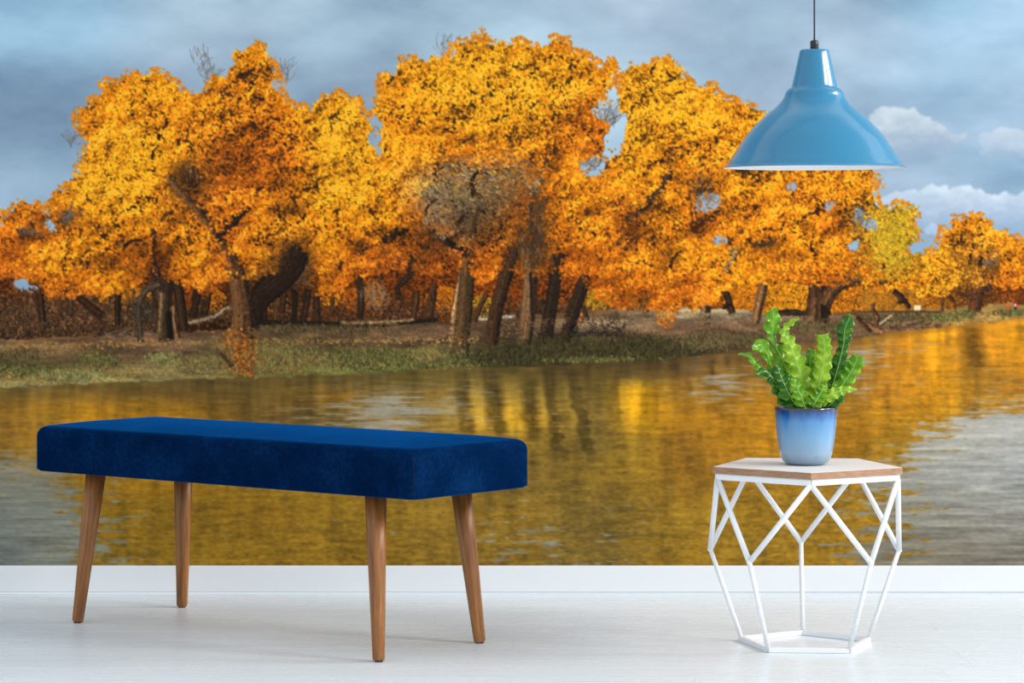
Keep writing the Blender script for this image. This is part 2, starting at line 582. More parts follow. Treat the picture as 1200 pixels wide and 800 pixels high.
    for g in ([(704, 116), (724, 110), (731, 128), (735, 150), (730, 166), (724, 180), (714, 192), (702, 204), (688, 207), (676, 199), (690, 186), (706, 178), (713, 162), (714, 148), (700, 140), (694, 130)],
              [(622, 212), (630, 207), (636, 214), (634, 224), (626, 228), (619, 222)],
              [(435, 140), (443, 138), (446, 160), (445, 186), (438, 184), (434, 165)],
              [(17, 330), (26, 325), (38, 330), (41, 338), (32, 344), (20, 342)],
              [(816, 232), (838, 228), (846, 240), (828, 248), (812, 246)], [(836, 276), (850, 274), (850, 288), (832, 286)],
              [(920, 212), (936, 216), (938, 224), (924, 224)], [(968, 234), (978, 236), (976, 244), (968, 242)],
              [(992, 286), (1002, 280), (1004, 300), (996, 302)], [(55, 252), (62, 256), (70, 270), (62, 274), (52, 266)],
              [(1150, 276), (1156, 276), (1156, 282), (1150, 282)], [(1000, 246), (1014, 250), (1012, 262), (1000, 260)], [(1016, 260), (1026, 256), (1024, 268), (1014, 268)]):
        gaps |= poly(g, jx * .7, jy * .7)
    gapd = blur(gaps.astype(f32), 2)

    # ---- low-frequency foliage colour, read off the print cell by cell (40 px)
    L = {'Y': (240, 152, 18), 'O': (229, 131, 13), 'D': (200, 100, 11), 'R': (150, 72, 11), 'B': (92, 54, 17), 'K': (46, 29, 13), 'G': (205, 152, 26), 'T': (140, 110, 74),
         'o': (214, 116, 12), 'S': (122, 78, 40), 'u': (186, 118, 26), 'N': (74, 60, 34)}
    fx = [20 + 40 * i for i in range(30)]
    fy = [60, 100, 140, 180, 220, 260, 300, 340, 375]
    frows = ['OOOOOOOOOOOOYYYYOOYYOOOOOOOOOO',
             'OOOOOOoOoYYOYYYYYOYYYOOOOOOOOO',
             'OOOOOoODoYYOOYYYoDYYYOYOOOOOOO',
             'OOOYYORDDYYOODoooDYOOOYOOOOOOO',
             'oOYYOBDDoYYOTTTROoOOoOOoOOGGOO',
             'DROOOoDoOOOORTBDoORODooODGGOOO',
             'DOOoRODOBODRRRDBDDoOOOoOODoYuO',
             'RDDORDRBBDDRDRDRRDDDDOODDOOYuD',
             'SSSSRRBBBRRSRRRSSDDDuDDuuuuOSS']
    fol = blur(grid(fx, fy, [[L[c] for c in r] for r in frows]), 9)
    clump = noise(26, 22, 3, .55)
    fine = noise(9, 8, 2)
    cl = np.clip((clump - .5) * 2.1 + (fine - .5) * .9, -1, 1)

    # places where the photograph looks into the shade between boughs
    hollow = np.zeros((h, w), f32)
    for cx, cy, rx, ry, am in ((216, 206, 20, 20, .85), (330, 218, 30, 20, .4), (285, 180, 30, 20, .35), (350, 306, 24, 30, .9), (342, 246, 22, 9, .7), (138, 308, 32, 13, .6), (190, 298, 16, 30, .65), (80, 256, 15, 10, .75), (35, 276, 20, 8, .7),
                               (546, 256, 24, 26, .7), (505, 282, 28, 14, .75), (630, 270, 30, 46, .7), (690, 247, 15, 8, .7), (646, 190, 16, 36, .4), (700, 128, 16, 10, .5), (664, 140, 22, 7, .6), (460, 274, 32, 11, .6), (772, 240, 26, 14, .5),
                               (742, 264, 16, 14, .6), (830, 222, 22, 20, .5), (822, 262, 14, 24, .6), (896, 286, 26, 12, .75), (946, 266, 10, 8, .7), (986, 268, 8, 22, .5), (1002, 282, 9, 30, .6), (1062, 312, 16, 12, .6), (1156, 310, 15, 16, .75),
                               (420, 286, 20, 9, .6), (784, 298, 18, 12, .6), (740, 348, 22, 10, .6), (545, 158, 46, 8, .4), (470, 150, 30, 8, .3), (390, 190, 26, 8, .4), (300, 160, 18, 26, .4), (250, 200, 30, 12, .35), (120, 270, 34, 8, .45),
                               (160, 288, 30, 8, .45), (680, 300, 40, 10, .45), (700, 330, 40, 9, .5), (860, 250, 26, 10, .35), (930, 300, 40, 7, .45), (1030, 300, 20, 8, .4), (790, 200, 14, 24, .5), (880, 200, 26, 10, .3), (1120, 300, 16, 5, .4),
                               (600, 130, 30, 8, .35), (760, 150, 34, 8, .3), (600, 300, 40, 14, .5), (440, 240, 20, 8, .35), (20, 300, 26, 8, .35), (1180, 300, 12, 6, .3)):
        y0, y1_, x0, x1_ = int(max(cy - 2.2 * ry, 0) * S), int((cy + 2.2 * ry) * S), int(max(cx - 2.2 * rx, 0) * S), int(min(cx + 2.2 * rx, W) * S)
        q = np.exp(-(((X[y0:y1_, x0:x1_] - cx) / rx) ** 2 + ((Y[y0:y1_, x0:x1_] - cy) / ry) ** 2) * 1.1) * am
        hollow[y0:y1_, x0:x1_] = np.maximum(hollow[y0:y1_, x0:x1_], q)
    hollow = np.clip(hollow * (.55 + .9 * noise(12, 10, 2)), 0, 1)
    # boughs catch light on their upper left: relief of the clump noise
    bough = noise(30, 24, 3, .6)
    dsh = int(3 * S)
    relief = np.zeros_like(bough)
    relief[dsh:, dsh:] = bough[dsh:, dsh:] - bough[:-dsh, :-dsh]
    relief = np.clip(relief * 7, -1, 1)

    # under-painting: shaded inside of the crowns, eroded so the rim stays leaf against sky
    solid = blur((crown & ~gaps).astype(f32), 5)
    under = (solid + (noise(7, 7, 2) - .5) * .5 > .72)
    mix(under, fol * (.40 + .14 * cl[..., None]) * np.array([.92, .84, .95], f32))

    # ---- forest behind, under the crowns
    n = 26000
    x, y = R.uniform(0, 1200, n), 288 + 96 * R.random(n)
    c = at(fol, x, y) * R.uniform(.45, 1.05, (n, 1)) * np.array([1.02, .95, .9])
    glow = noise(40, 26, 2)
    c *= (.62 + .75 * at(glow, x, y))[:, None]
    ok = (at(solid, x, y) > .5) & (y < 378)
    dabs(x[ok], y[ok], R.uniform(1, 2, ok.sum()), R.uniform(.7, 1.2, ok.sum()), R.uniform(0, 3.1, ok.sum()), c[ok])
    # bright far leaves showing between the stems
    for cx, cy, rx, ry, q in ((150, 352, 34, 16, 'O'), (62, 352, 16, 12, 'o'), (245, 352, 20, 14, 'o'), (388, 345, 18, 14, 'O'), (315, 355, 12, 12, 'o'), (425, 350, 26, 14, 'D'), (520, 352, 22, 16, 'o'),
                              (566, 358, 12, 14, 'G'), (700, 352, 26, 14, 'G'), (760, 356, 24, 10, 'u'), (925, 355, 44, 24, 'Y'), (1005, 356, 40, 20, 'O'), (1045, 352, 40, 18, 'u'), (870, 345, 20, 20, 'O')):
        n = int(rx * ry * 1.1)
        a, r = R.random(n) * 6.283, np.sqrt(R.random(n))
        dabs(cx + rx * r * np.cos(a), cy + ry * r * np.sin(a), R.uniform(1, 1.9, n), R.uniform(.7, 1.1, n), R.uniform(0, 3.1, n), np.array(L[q]) * R.uniform(.62, 1.12, (n, 1)))
    # brown scrub low on the left, under the trees
    n = 5000
    x = np.r_[R.uniform(0, 190, n), R.uniform(190, 800, n // 2)]
    y = np.r_[372 + R.normal(0, 13, n), 366 + R.normal(0, 8, n // 2)]
    sc = np.array([(92, 58, 30), (120, 76, 40), (70, 46, 28), (140, 96, 58), (56, 36, 22)])[R.integers(0, 5, len(x))] * R.uniform(.6, 1.1, (len(x), 1))
    dabs(x, y, R.uniform(1, 3.2, len(x)), R.uniform(.5, .9, len(x)), R.normal(1.57, .6, len(x)), sc)

    # ---- ground
    gx_ = list(range(0, 1201, 100))
    gy_ = [368, 380, 392, 405, 420, 435, 452]
    G = {'s': (104, 72, 44), 't': (166, 128, 78), 'b': (96, 72, 46), 'g': (124, 112, 58), 'e': (96, 100, 48), 'o': (62, 56, 28), 'l': (166, 142, 104), 'w': (142, 128, 78),
         'k': (58, 42, 28), 'r': (116, 84, 58), 'y': (150, 114, 58), 'd': (84, 66, 38), 'v': (78, 78, 40)}
    grows = ['kkkskkssllsyy', 'kkbbsbslrrryy', 'ssrbbrkbrrbyy', 'tbrgbbooodddy', 'dbbweeooodddy', 'vgwgeeooddddy', 'wwwggeooddddy']
    gnd = blur(grid(gx_, gy_, [[G[c] for c in r] for r in grows]), 5)
    shore = np.interp(X[0], [0, 100, 200, 300, 400, 500, 560, 600, 700, 780, 810, 850, 900, 960, 1000, 1050, 1100, 1150, 1200],
                      [455, 449, 444, 441, 438, 433, 429, 429, 425, 421, 416, 412, 405, 399, 396, 388, 382, 377, 373]).astype(f32)
    gtop = np.interp(X[0], [0, 200, 260, 330, 430, 520, 640, 720, 800, 900, 1000, 1200], [398, 390, 386, 378, 374, 376, 370, 362, 360, 366, 366, 356]).astype(f32)
    gm = (Y + (noise(8, 4, 2) - .5) * 7 > gtop[None]) & (Y < shore[None] + 2)
    tex = 1 + (noise(40, 7, 5, .75) - .5) * 1.3
    mix(gm, gnd * tex[..., None])

    # ---- background stems
    for p, q in (([(50, 376, 3), (47, 345, 3.4)], (50, 30, 16)), ([(120, 371, 4.5), (104, 358, 4), (90, 346, 3.4), (82, 340, 2.5)], (62, 34, 18)), ([(82, 368, 3), (84, 348, 3)], (70, 48, 30)),
                 ([(138, 380, 2), (138, 343, 2.6)], (48, 30, 16)), ([(70, 372, 2), (71, 352, 2)], (90, 50, 26)), ([(155, 362, .8), (156, 330, .8)], (140, 100, 50)),
                 ([(226, 372, 4), (230, 352, 4), (232, 334, 4)], (44, 28, 16)), ([(238, 372, 4.6), (242, 350, 4.6), (244, 330, 4)], (50, 32, 17)), ([(216, 386, 4), (211, 352, 5), (208, 330, 5)], (52, 34, 18)),
                 ([(308, 377, 4), (309, 350, 4), (311, 334, 4)], (44, 28, 15)), ([(345, 378, 2.4), (346, 340, 2.6)], (40, 26, 14)), ([(355, 376, 3), (359, 356, 3), (361, 340, 3)], (48, 32, 18)),
                 ([(330, 376, 2.2), (332, 346, 2.6)], (70, 44, 22)), ([(372, 376, 3), (371, 348, 3)], (58, 38, 22)), ([(322, 374, 2), (323, 346, 2)], (80, 52, 26)), ([(388, 370, 1.4), (390, 350, 1.6)], (74, 50, 26)),
                 ([(422, 372, 3), (423, 345, 3.4), (420, 326, 3)], (48, 32, 18)), ([(484, 372, 2.4), (487, 356, 3), (488, 344, 3)], (90, 56, 28)), ([(503, 372, 4), (506, 350, 4.5), (508, 334, 4)], (76, 46, 24)),
                 ([(470, 350, 2), (466, 338, 2), (480, 322, 2.6), (484, 306, 3), (492, 296, 2.6), (504, 294, 1.6)], (52, 38, 22)), ([(446, 326, 1.8), (440, 306, 2.4), (434, 294, 2)], (60, 48, 34)),
                 ([(556, 376, 2), (564, 356, 2), (570, 345, 2)], (66, 40, 20)), ([(680, 378, 4), (681, 360, 4)], (146, 84, 40)), ([(690, 378, 1.6), (684, 360, 1.4)], (60, 38, 22)), ([(757, 366, 2.4), (757, 350, 2.4)], (80, 62, 34)),
                 ([(630, 366, 2), (636, 352, 1.4)], (58, 36, 20)), ([(858, 366, 3), (853, 348, 2.6), (848, 332, 2)], (52, 34, 20)), ([(848, 360, 1.2), (856, 356, 1)], (52, 34, 20)),
                 ([(1104, 364, 1), (1104, 350, 1)], (110, 76, 36)), ([(1065, 360, 2), (1058, 350, 2.2), (1046, 340, 2.4), (1036, 332, 3), (1028, 326, 3)], (66, 38, 18)), ([(1054, 354, 1.2), (1062, 352, 1)], (66, 38, 18)),
                 ([(1118, 352, 1), (1104, 342, 1.4), (1090, 338, 1.8)], (86, 52, 22))):
        trunk(p, q, .25, -1, .22)
    # fallen logs
    trunk([(305, 377, 1.4), (360, 379, 1.4), (400, 380, 2.2), (440, 380.5, 2.4), (480, 377, 1.8), (512, 374, 1.2)], (40, 28, 18), 0, 1)
    trunk([(400, 377.6, .7), (440, 378, .8), (484, 374.6, .6)], (178, 140, 92), 0, 1)
    trunk([(222, 378, 1.8), (236, 375, 2), (252, 370, 2.2), (264, 362, 1.8), (273, 361, 2)], (142, 114, 82), .2, 1)
    trunk([(562, 374, 1), (602, 371, 1.2)], (190, 170, 140), 0, 1)
    trunk([(909, 367, 2.4), (930, 366, 2.6), (944, 369, 3)], (62, 44, 30), .2, 1)
    twigs(140, 392, 26, 5, 60, [(150, 118, 86), (104, 78, 52), (70, 50, 34)], (8, 20), .5, 0, .5)
    twigs(167, 366, 12, 12, 120, [(60, 46, 34), (88, 70, 52), (40, 30, 22)], (5, 12), .45)
    twigs(440, 352, 18, 14, 60, [(150, 126, 100), (110, 88, 66)], (8, 18), .35, -1.57, .8)
    twigs(600, 385, 24, 9, 90, [(160, 120, 86), (96, 66, 42), (60, 42, 28)], (6, 16), .45, 0, .8)
    twigs(345, 316, 20, 18, 130, [(120, 92, 60), (84, 62, 40), (56, 40, 26)], (6, 16), .4)
    twigs(710, 386, 34, 7, 90, [(44, 34, 26), (70, 52, 38)], (6, 18), .6, -1.2, 1.2)
    trunk([(674, 392, 2), (700, 391, 1.6), (735, 392, 1.2)], (40, 30, 24), 0, 1)

    # ---- main limbs
    for p, q, lt in (
            ([(196, 398, 9), (194, 378, 8.5), (192, 358, 9), (190, 340, 12), (194, 326, 10)], (58, 40, 24), .1), ([(208, 396, 3), (204, 378, 2.4), (203, 360, 2.4)], (104, 72, 44), .2), ([(187, 394, 2), (189, 360, 2), (190, 344, 2.4)], (122, 90, 56), .2),
            ([(200, 398, 2.6), (198, 366, 2.2)], (24, 16, 10), 0), ([(165, 400, 3), (164, 386, 2.2), (162, 364, 2.4), (166, 348, 2.6), (174, 338, 3), (186, 334, 4)], (74, 58, 42), .2),
            ([(178, 318, 3), (188, 326, 4), (196, 332, 5)], (52, 36, 22), .2), ([(177, 258, 1.2), (180, 276, 1.8), (178, 300, 2.2), (186, 320, 3)], (58, 38, 22), .1),
            ([(297, 390, 5), (300, 366, 7), (308, 346, 13), (324, 330, 15), (342, 312, 14), (354, 292, 9)], (40, 25, 13), .1),
            ([(278, 402, 20), (284, 388, 15), (285, 372, 12.5), (283, 350, 10.5), (279, 330, 10), (275, 314, 9), (269, 300, 9), (262, 286, 9), (250, 268, 8), (236, 252, 7.5), (222, 234, 6.5), (206, 217, 5), (196, 206, 3)], (96, 62, 34), .5),
            ([(258, 282, 7), (270, 262, 6), (283, 247, 4.5), (298, 240, 3)], (42, 28, 16), .1), ([(240, 254, 3), (236, 226, 2.4), (228, 204, 2)], (44, 30, 18), .1), ([(338, 300, 3), (338, 250, 3), (346, 236, 2.4)], (56, 38, 22), .1),
            ([(285, 118, 1), (284, 104, 1.4), (288, 90, .9)], (80, 48, 20), .1), ([(283, 150, 1.6), (285, 128, 1.6), (286, 110, 1.2)], (70, 42, 20), .1),
            ([(529, 404, 4), (533, 372, 4.5), (538, 340, 4), (540, 326, 3)], (150, 110, 68), .2), ([(539, 414, 9.5), (541, 392, 8.5), (544, 360, 8.5), (547, 326, 8), (548, 296, 7), (551, 270, 6), (558, 246, 5.5), (562, 230, 4)], (86, 60, 32), .4),
            ([(575, 406, 7.5), (578, 384, 7), (583, 356, 7), (591, 328, 7), (599, 302, 7.5), (606, 282, 7), (612, 262, 6), (620, 236, 5), (632, 214, 3.5), (640, 190, 3)], (64, 40, 22), .3),
            ([(614, 402, 7), (617, 384, 7.5), (620, 352, 7.5), (622, 322, 7), (618, 296, 7), (612, 276, 5)], (104, 74, 46), .45), ([(626, 366, 3), (624, 320, 3)], (48, 32, 20), 0),
            ([(638, 402, 7.5), (642, 380, 7), (647, 350, 6.5), (652, 320, 6), (655, 296, 6), (650, 270, 5), (648, 240, 4)], (44, 29, 17), .15),
            ([(661, 404, 6.5), (667, 382, 7), (675, 356, 7), (683, 334, 6.5), (688, 318, 5)], (58, 40, 24), .2), ([(672, 386, 3.4), (675, 382, 3)], (26, 18, 12), 0),
            ([(562, 234, 3.4), (545, 236, 3), (520, 240, 2)], (40, 28, 16), 0), ([(548, 296, 5), (530, 290, 4.4), (510, 274, 4), (498, 264, 3)], (38, 25, 14), 0), ([(486, 260, 2), (470, 270, 4), (455, 278, 3.4), (446, 286, 3)], (40, 26, 14), 0),
            ([(418, 300, 1.4), (425, 292, 3), (430, 288, 2)], (54, 40, 26), 0), ([(610, 270, 3), (590, 276, 2.6), (572, 272, 2)], (44, 30, 18), 0),
            ([(722, 296, 2), (734, 266, 4), (748, 246, 5), (764, 234, 5), (776, 222, 5), (784, 204, 4), (788, 188, 2.6), (790, 170, 2)], (64, 44, 26), .2), ([(764, 252, 4), (750, 250, 4)], (60, 42, 26), 0),
            ([(790, 204, 3), (800, 196, 3), (812, 190, 2.4)], (52, 36, 22), 0), ([(842, 186, 2.6), (830, 200, 3), (818, 212, 3)], (58, 40, 24), 0), ([(800, 150, 1.4), (806, 164, 1.4), (812, 174, 1.2)], (86, 62, 38), 0), ([(832, 158, 1.6), (846, 148, 1.4), (858, 140, 1)], (96, 70, 44), 0),
            ([(850, 318, 4.6), (856, 308, 5), (862, 296, 5.5), (870, 288, 4)], (108, 86, 62), .4), ([(886, 288, 6), (896, 286, 7), (908, 280, 4)], (66, 46, 26), 0),
            ([(822, 380, 3), (825, 366, 3.2), (826, 350, 3)], (150, 106, 62), .2), ([(829, 380, 2), (830, 360, 2)], (60, 40, 24), 0), ([(885, 377, 4.4), (888, 362, 4.8), (892, 344, 5), (895, 330, 4)], (128, 86, 48), .45),
            ([(957, 379, 15), (959, 366, 13.5), (959, 352, 12.5), (958, 342, 10), (954, 330, 6)], (72, 44, 24), .3), ([(953, 376, 1.6), (955, 350, 1.8)], (118, 76, 44), 0), ([(964, 376, 1.2), (965, 354, 1.4)], (30, 18, 10), 0),
            ([(966, 356, 8), (974, 342, 7), (984, 334, 6), (996, 330, 5), (1008, 327, 4), (1016, 324, 2)], (84, 54, 28), .3), ([(940, 246, 1.2), (950, 248, 1.6), (958, 252, 1.2)], (180, 150, 110), 0),
            ([(1142, 364, 6.5), (1144, 352, 6.5), (1147, 340, 7), (1150, 326, 5), (1152, 306, 4)], (86, 48, 24), .25), ([(1122, 344, 1), (1134, 346, 2), (1140, 348, 3)], (86, 48, 24), 0),
            ([(1160, 340, 3), (1156, 330, 3)], (70, 46, 28), 0)):
        trunk(p, q, lt, -1, .2)
    # bare twig thickets in the middle crown and bare tips against the sky
    twigs(568, 206, 58, 32, 900, [(148, 122, 88), (112, 84, 52), (176, 148, 110), (78, 54, 30), (196, 126, 36)], (10, 26), .45, .35, .9)
    twigs(506, 242, 22, 30, 330, [(146, 124, 92), (110, 84, 56), (172, 142, 104)], (8, 20), .42, 1.0, .8)
    twigs(628, 262, 22, 44, 300, [(84, 62, 38), (60, 42, 24), (110, 80, 46)], (8, 22), .45, 1.57, .5)
    twigs(222, 200, 14, 14, 90, [(90, 66, 42), (140, 112, 84), (60, 42, 26)], (6, 14), .45, -1.57, .7)
    for cx, cy, rx, ry, n in ((236, 74, 9, 14, 26), (246, 92, 8, 10, 24), (332, 88, 9, 10, 22), (522, 58, 10, 9, 18), (86, 168, 7, 6, 18), (453, 110, 8, 10, 16), (712, 140, 10, 14, 60), (690, 192, 14, 10, 70),
                              (82, 254, 16, 12, 130), (38, 272, 16, 8, 110), (824, 226, 16, 22, 110), (1006, 262, 10, 16, 70), (1160, 308, 10, 10, 60)):
        twigs(cx, cy, rx, ry, n, [(108, 96, 90), (124, 112, 106), (86, 72, 64)], (8, 20), .24, -1.4, 1.0)

    # ---- leaves
    clear = np.zeros((h, w), f32)
    for pl, r in (([(268, 300), (276, 318), (283, 345), (285, 400)], 11), ([(200, 212), (222, 236), (244, 262), (264, 288)], 8), ([(258, 280), (272, 262), (290, 246)], 6), ([(300, 350), (330, 326), (352, 298)], 13),
                  ([(540, 400), (544, 350), (547, 300)], 10), ([(577, 400), (584, 352), (600, 296)], 9), ([(617, 400), (621, 330), (616, 285)], 9), ([(640, 400), (648, 345), (655, 300)], 8), ([(662, 400), (676, 354), (686, 325)], 8),
                  ([(558, 246), (551, 280)], 7), ([(525, 200), (560, 205), (610, 205)], 20), ([(505, 228), (508, 256)], 15), ([(628, 240), (628, 300)], 15), ([(738, 256), (764, 234), (784, 206)], 6), ([(852, 314), (864, 294)], 6),
                  ([(194, 395), (190, 336)], 11), ([(163, 395), (164, 350)], 8), ([(958, 378), (958, 344)], 15), ([(970, 350), (1004, 328)], 7), ([(887, 376), (893, 336)], 6), ([(1142, 362), (1148, 342)], 8), ([(340, 318), (346, 300)], 14),
                  ([(475, 270), (450, 282)], 5), ([(540, 292), (512, 276)], 7), ([(886, 287), (906, 282)], 6), ([(222, 198), (220, 212)], 9), ([(82, 252), (74, 262)], 8), ([(40, 274), (28, 272)], 8), ([(640, 190), (622, 232)], 5), ([(1155, 308), (1165, 314)], 7),
                  ([(136, 302), (120, 318)], 7), ([(482, 300), (470, 345)], 6), ([(180, 270), (186, 320)], 5), ([(880, 240), (872, 246)], 1), ([(824, 226), (824, 244)], 10)):
        P = np.asarray(pl, float)
        y0, y1_ = int(max(P[:, 1].min() - 24, 0) * S), int((P[:, 1].max() + 24) * S)
        x0, x1_ = int(max(P[:, 0].min() - 24, 0) * S), int((P[:, 0].max() + 24) * S)
        xx, yy = X[y0:y1_, x0:x1_], Y[y0:y1_, x0:x1_]
        d = np.full(xx.shape, 1e9, f32)
        for (ax, ay), (bx, by) in zip(P, P[1:]):
            t = np.clip(((xx - ax) * (bx - ax) + (yy - ay) * (by - ay)) / ((bx - ax) ** 2 + (by - ay) ** 2), 0, 1)
            d = np.minimum(d, np.hypot(xx - ax - t * (bx - ax), yy - ay - t * (by - ay)))
        sub = clear[y0:y1_, x0:x1_]
        sub[:] = np.maximum(sub, np.clip(1.25 - d / r, 0, 1))
    floorline = np.interp(X[0], [0, 30, 60, 110, 150, 178, 200, 240, 266, 300, 325, 345, 362, 380, 400, 430, 460, 500, 530, 560, 600, 640, 680, 700, 730, 765, 772, 785, 800, 815, 840, 848, 870, 900, 940, 950, 985, 1000, 1030, 1060, 1100, 1130, 1150, 1200],
                          [326, 326, 344, 350, 342, 318, 334, 342, 330, 330, 322, 292, 300, 335, 338, 322, 320, 322, 310, 330, 318, 322, 326, 350, 362, 362, 380, 388, 352, 366, 358, 336, 332, 334, 330, 336, 330, 332, 340, 340, 346, 338, 334, 338]).astype(f32)
    n = 250000
    x, y = R.uniform(-3, 1203, n), R.uniform(28, 392, n)
    cm = crown & ~gaps
    sol = blur(cm.astype(f32), 2.5)
    a_sol, a_cl, a_clear = at(sol, x, y), at(cl, x, y), at(clear, x, y)
    edge_n = at(noise(8, 8, 2), x, y)
    keep = (a_sol > .25 + .55 * edge_n)
    keep &= R.random(n) > a_clear * .93
    fl = np.interp(x, X[0], floorline) + (at(noise(14, 10, 2), x, y) - .5) * 18
    keep &= y < fl
    keep &= R.random(n) < np.clip(.68 + .45 * a_cl + .2 * at(relief, x, y), .16, 1) * (1 - .72 * at(hollow, x, y))
    x, y, a_cl = x[keep], y[keep], a_cl[keep]
    n = len(x)
    base = at(fol, x, y)
    # per-leaf light: most mid, some catching the sun, some turned away
    lv = R.random(n)
    k = np.where(lv < .30, R.uniform(.55, .82, n), np.where(lv < .80, R.uniform(.85, 1.1, n), R.uniform(1.1, 1.32, n)))
    k *= (1 + .10 * a_cl + .20 * at(relief, x, y)) * (1 - .5 * at(hollow, x, y))
    colr = base * k[:, None] * 1.04
    hue = R.normal(0, 1, n)[:, None]
    colr = colr * (1 + hue * np.array([.0, .045, .10]))
    colr += (np.clip(k - 1.05, 0, 1) * 60)[:, None] * np.array([.5, 1, .9])
    colr = np.minimum(colr, np.array([255, 186, 64]) * R.uniform(.94, 1.04, (n, 1)))
    order = np.argsort(k + R.normal(0, .25, n))
    size = np.interp(y, [40, 300, 380], [1.42, 1.6, 1.5]) * np.where(x > 1000, .85, 1)
    a = size * R.uniform(.75, 1.35, n)
    ang, mn, colr = R.uniform(0, 3.1416, n), a * R.uniform(.5, .85, n), np.clip(colr, 0, 255)
    cut = int(n * .7)
    for part in (order[:cut], order[cut:]):
        dabs(x[part], y[part], a[part], mn[part], ang[part], colr[part])
        if part[0] == order[0]:
            # twigs and thin boughs glimpsed through the leaves
            for _ in range(260):
                i = R.integers(0, n)
                if y[i] > 320 or y[i] < 60:
                    continue
                L_, th = R.uniform(9, 26), -1.57 + R.normal(0, .7)
                bx, by = x[i], y[i]
                q = [(bx, by, R.uniform(.6, 1.5)), (bx + L_ * .5 * math.cos(th), by + L_ * .5 * math.sin(th), .8), (bx + L_ * math.cos(th + .3), by + L_ * math.sin(th + .3), .35)]
                if at(sol, q[2][0], q[2][1]) > .9:
                    trunk(q, np.array((78, 46, 18)) * R.uniform(.6, 1.3), 0)
    # loose leaves past the rim of the crowns
    rim = np.nonzero((blur(crown.astype(f32), 6) > .12) & (sol < .3) & (Y < 300) & (gapd < .25))
    pick = R.integers(0, len(rim[0]), 5200)
    x, y = rim[1][pick] / S, rim[0][pick] / S
    kp = at(edge_n2 := noise(9, 9, 2), x, y) > .52
    x, y = x[kp], y[kp]
    dabs(x, y, R.uniform(.9, 1.9, len(x)), R.uniform(.7, 1.2, len(x)), R.uniform(0, 3, len(x)), np.array(L['O']) * R.uniform(.75, 1.08, (len(x), 1)))
    # sprays of leaves standing up from the tops of the crowns
    for cx, cy in ((303, 53), (294, 58), (276, 67), (326, 86), (160, 84), (150, 88), (180, 81), (129, 98), (113, 116), (92, 138), (90, 128), (250, 90), (393, 110), (449, 92), (445, 106), (479, 66), (500, 75), (520, 70), (534, 52), (546, 45), (556, 40), (566, 34), (568, 46), (600, 55),
                   (610, 45), (630, 52), (656, 45), (668, 50), (690, 62), (714, 69), (719, 76), (708, 108), (730, 88), (754, 76), (778, 69), (783, 66), (806, 92), (831, 98), (861, 119), (1028, 206), (1037, 242), (1053, 238), (1070, 241), (1074, 268), (1104, 272), (1139, 252), (1119, 257), (1186, 277), (57, 236), (28, 237), (82, 217)):
        n = 26
        t = R.random(n)
        x, y = cx + R.normal(0, 1, n) * (1.5 + 6 * t), cy - 2 + 17 * t
        dabs(x, y, R.uniform(1, 2, n), R.uniform(.7, 1.2, n), R.uniform(0, 3, n), np.array(L['G' if 1035 < cx < 1080 else 'O']) * R.uniform(.72, 1.08, (n, 1)))
    # the olive-yellow poplar on the right
    n = 1500
    x, y = R.normal(1046, 17, n), R.normal(286, 22, n)
    kp = (at(sol, x, y) > .5) & (y < 330)
    dabs(x[kp], y[kp], 1.6, .9, R.uniform(0, 3, kp.sum()), np.array([[178, 150, 28], [214, 164, 26], [138, 112, 24], [230, 178, 44]])[R.integers(0, 4, kp.sum())] * R.uniform(.85, 1.1, (kp.sum(), 1)))
    # stray leaves across the sky holes
    gy_i, gx_i = np.nonzero(gaps & crown)
    pk = R.integers(0, len(gy_i), 420)
    x, y = gx_i[pk] / S, gy_i[pk] / S
    kp = (at(noise(7, 7, 2), x, y) > .48) & ~((x > 712) & (x < 732) & (y > 120) & (y < 175))
    dabs(x[kp], y[kp], R.uniform(.9, 1.9, kp.sum()), R.uniform(.6, 1.1, kp.sum()), R.uniform(0, 3, kp.sum()), at(fol, x[kp], y[kp]) * R.uniform(.6, 1.1, (kp.sum(), 1)))

    # ---- bank details
    n = 24000
    x = R.uniform(0, 1200, n)
    sh_, gt_ = np.interp(x, X[0], shore), np.interp(x, X[0], gtop)
    y = gt_ + 4 + (sh_ - gt_ - 4) * R.random(n)
    ok = (R.random(n) > at(clear, x, y - 8) * (y < 404))
    x, y = x[ok], y[ok]
    n = len(x)
    gcol = at(gnd * tex[..., None], x, y) * R.uniform(.72, 1.25, (n, 1))
    dabs(x, y, R.uniform(.6, 2.2, n), R.uniform(.3, .6, n), R.normal(0, .5, n), gcol)
    # fallen leaves catching light
    n = 1700
    x = R.uniform(0, 560, n)
    y = np.where(R.random(n) < .4, np.interp(x, [0, 260, 560], [407, 400, 398]) + R.normal(0, 2.2, n), np.interp(x, [0, 300, 560], [443, 432, 428]) + R.normal(0, 5, n))
    dabs(x, y, R.uniform(.7, 1.6, n), R.uniform(.5, .8, n), R.uniform(-.5, .5, n), np.array([[214, 158, 84], [190, 132, 62], [176, 150, 92], [160, 104, 48]])[R.integers(0, 4, n)] * R.uniform(.75, 1.05, (n, 1)))
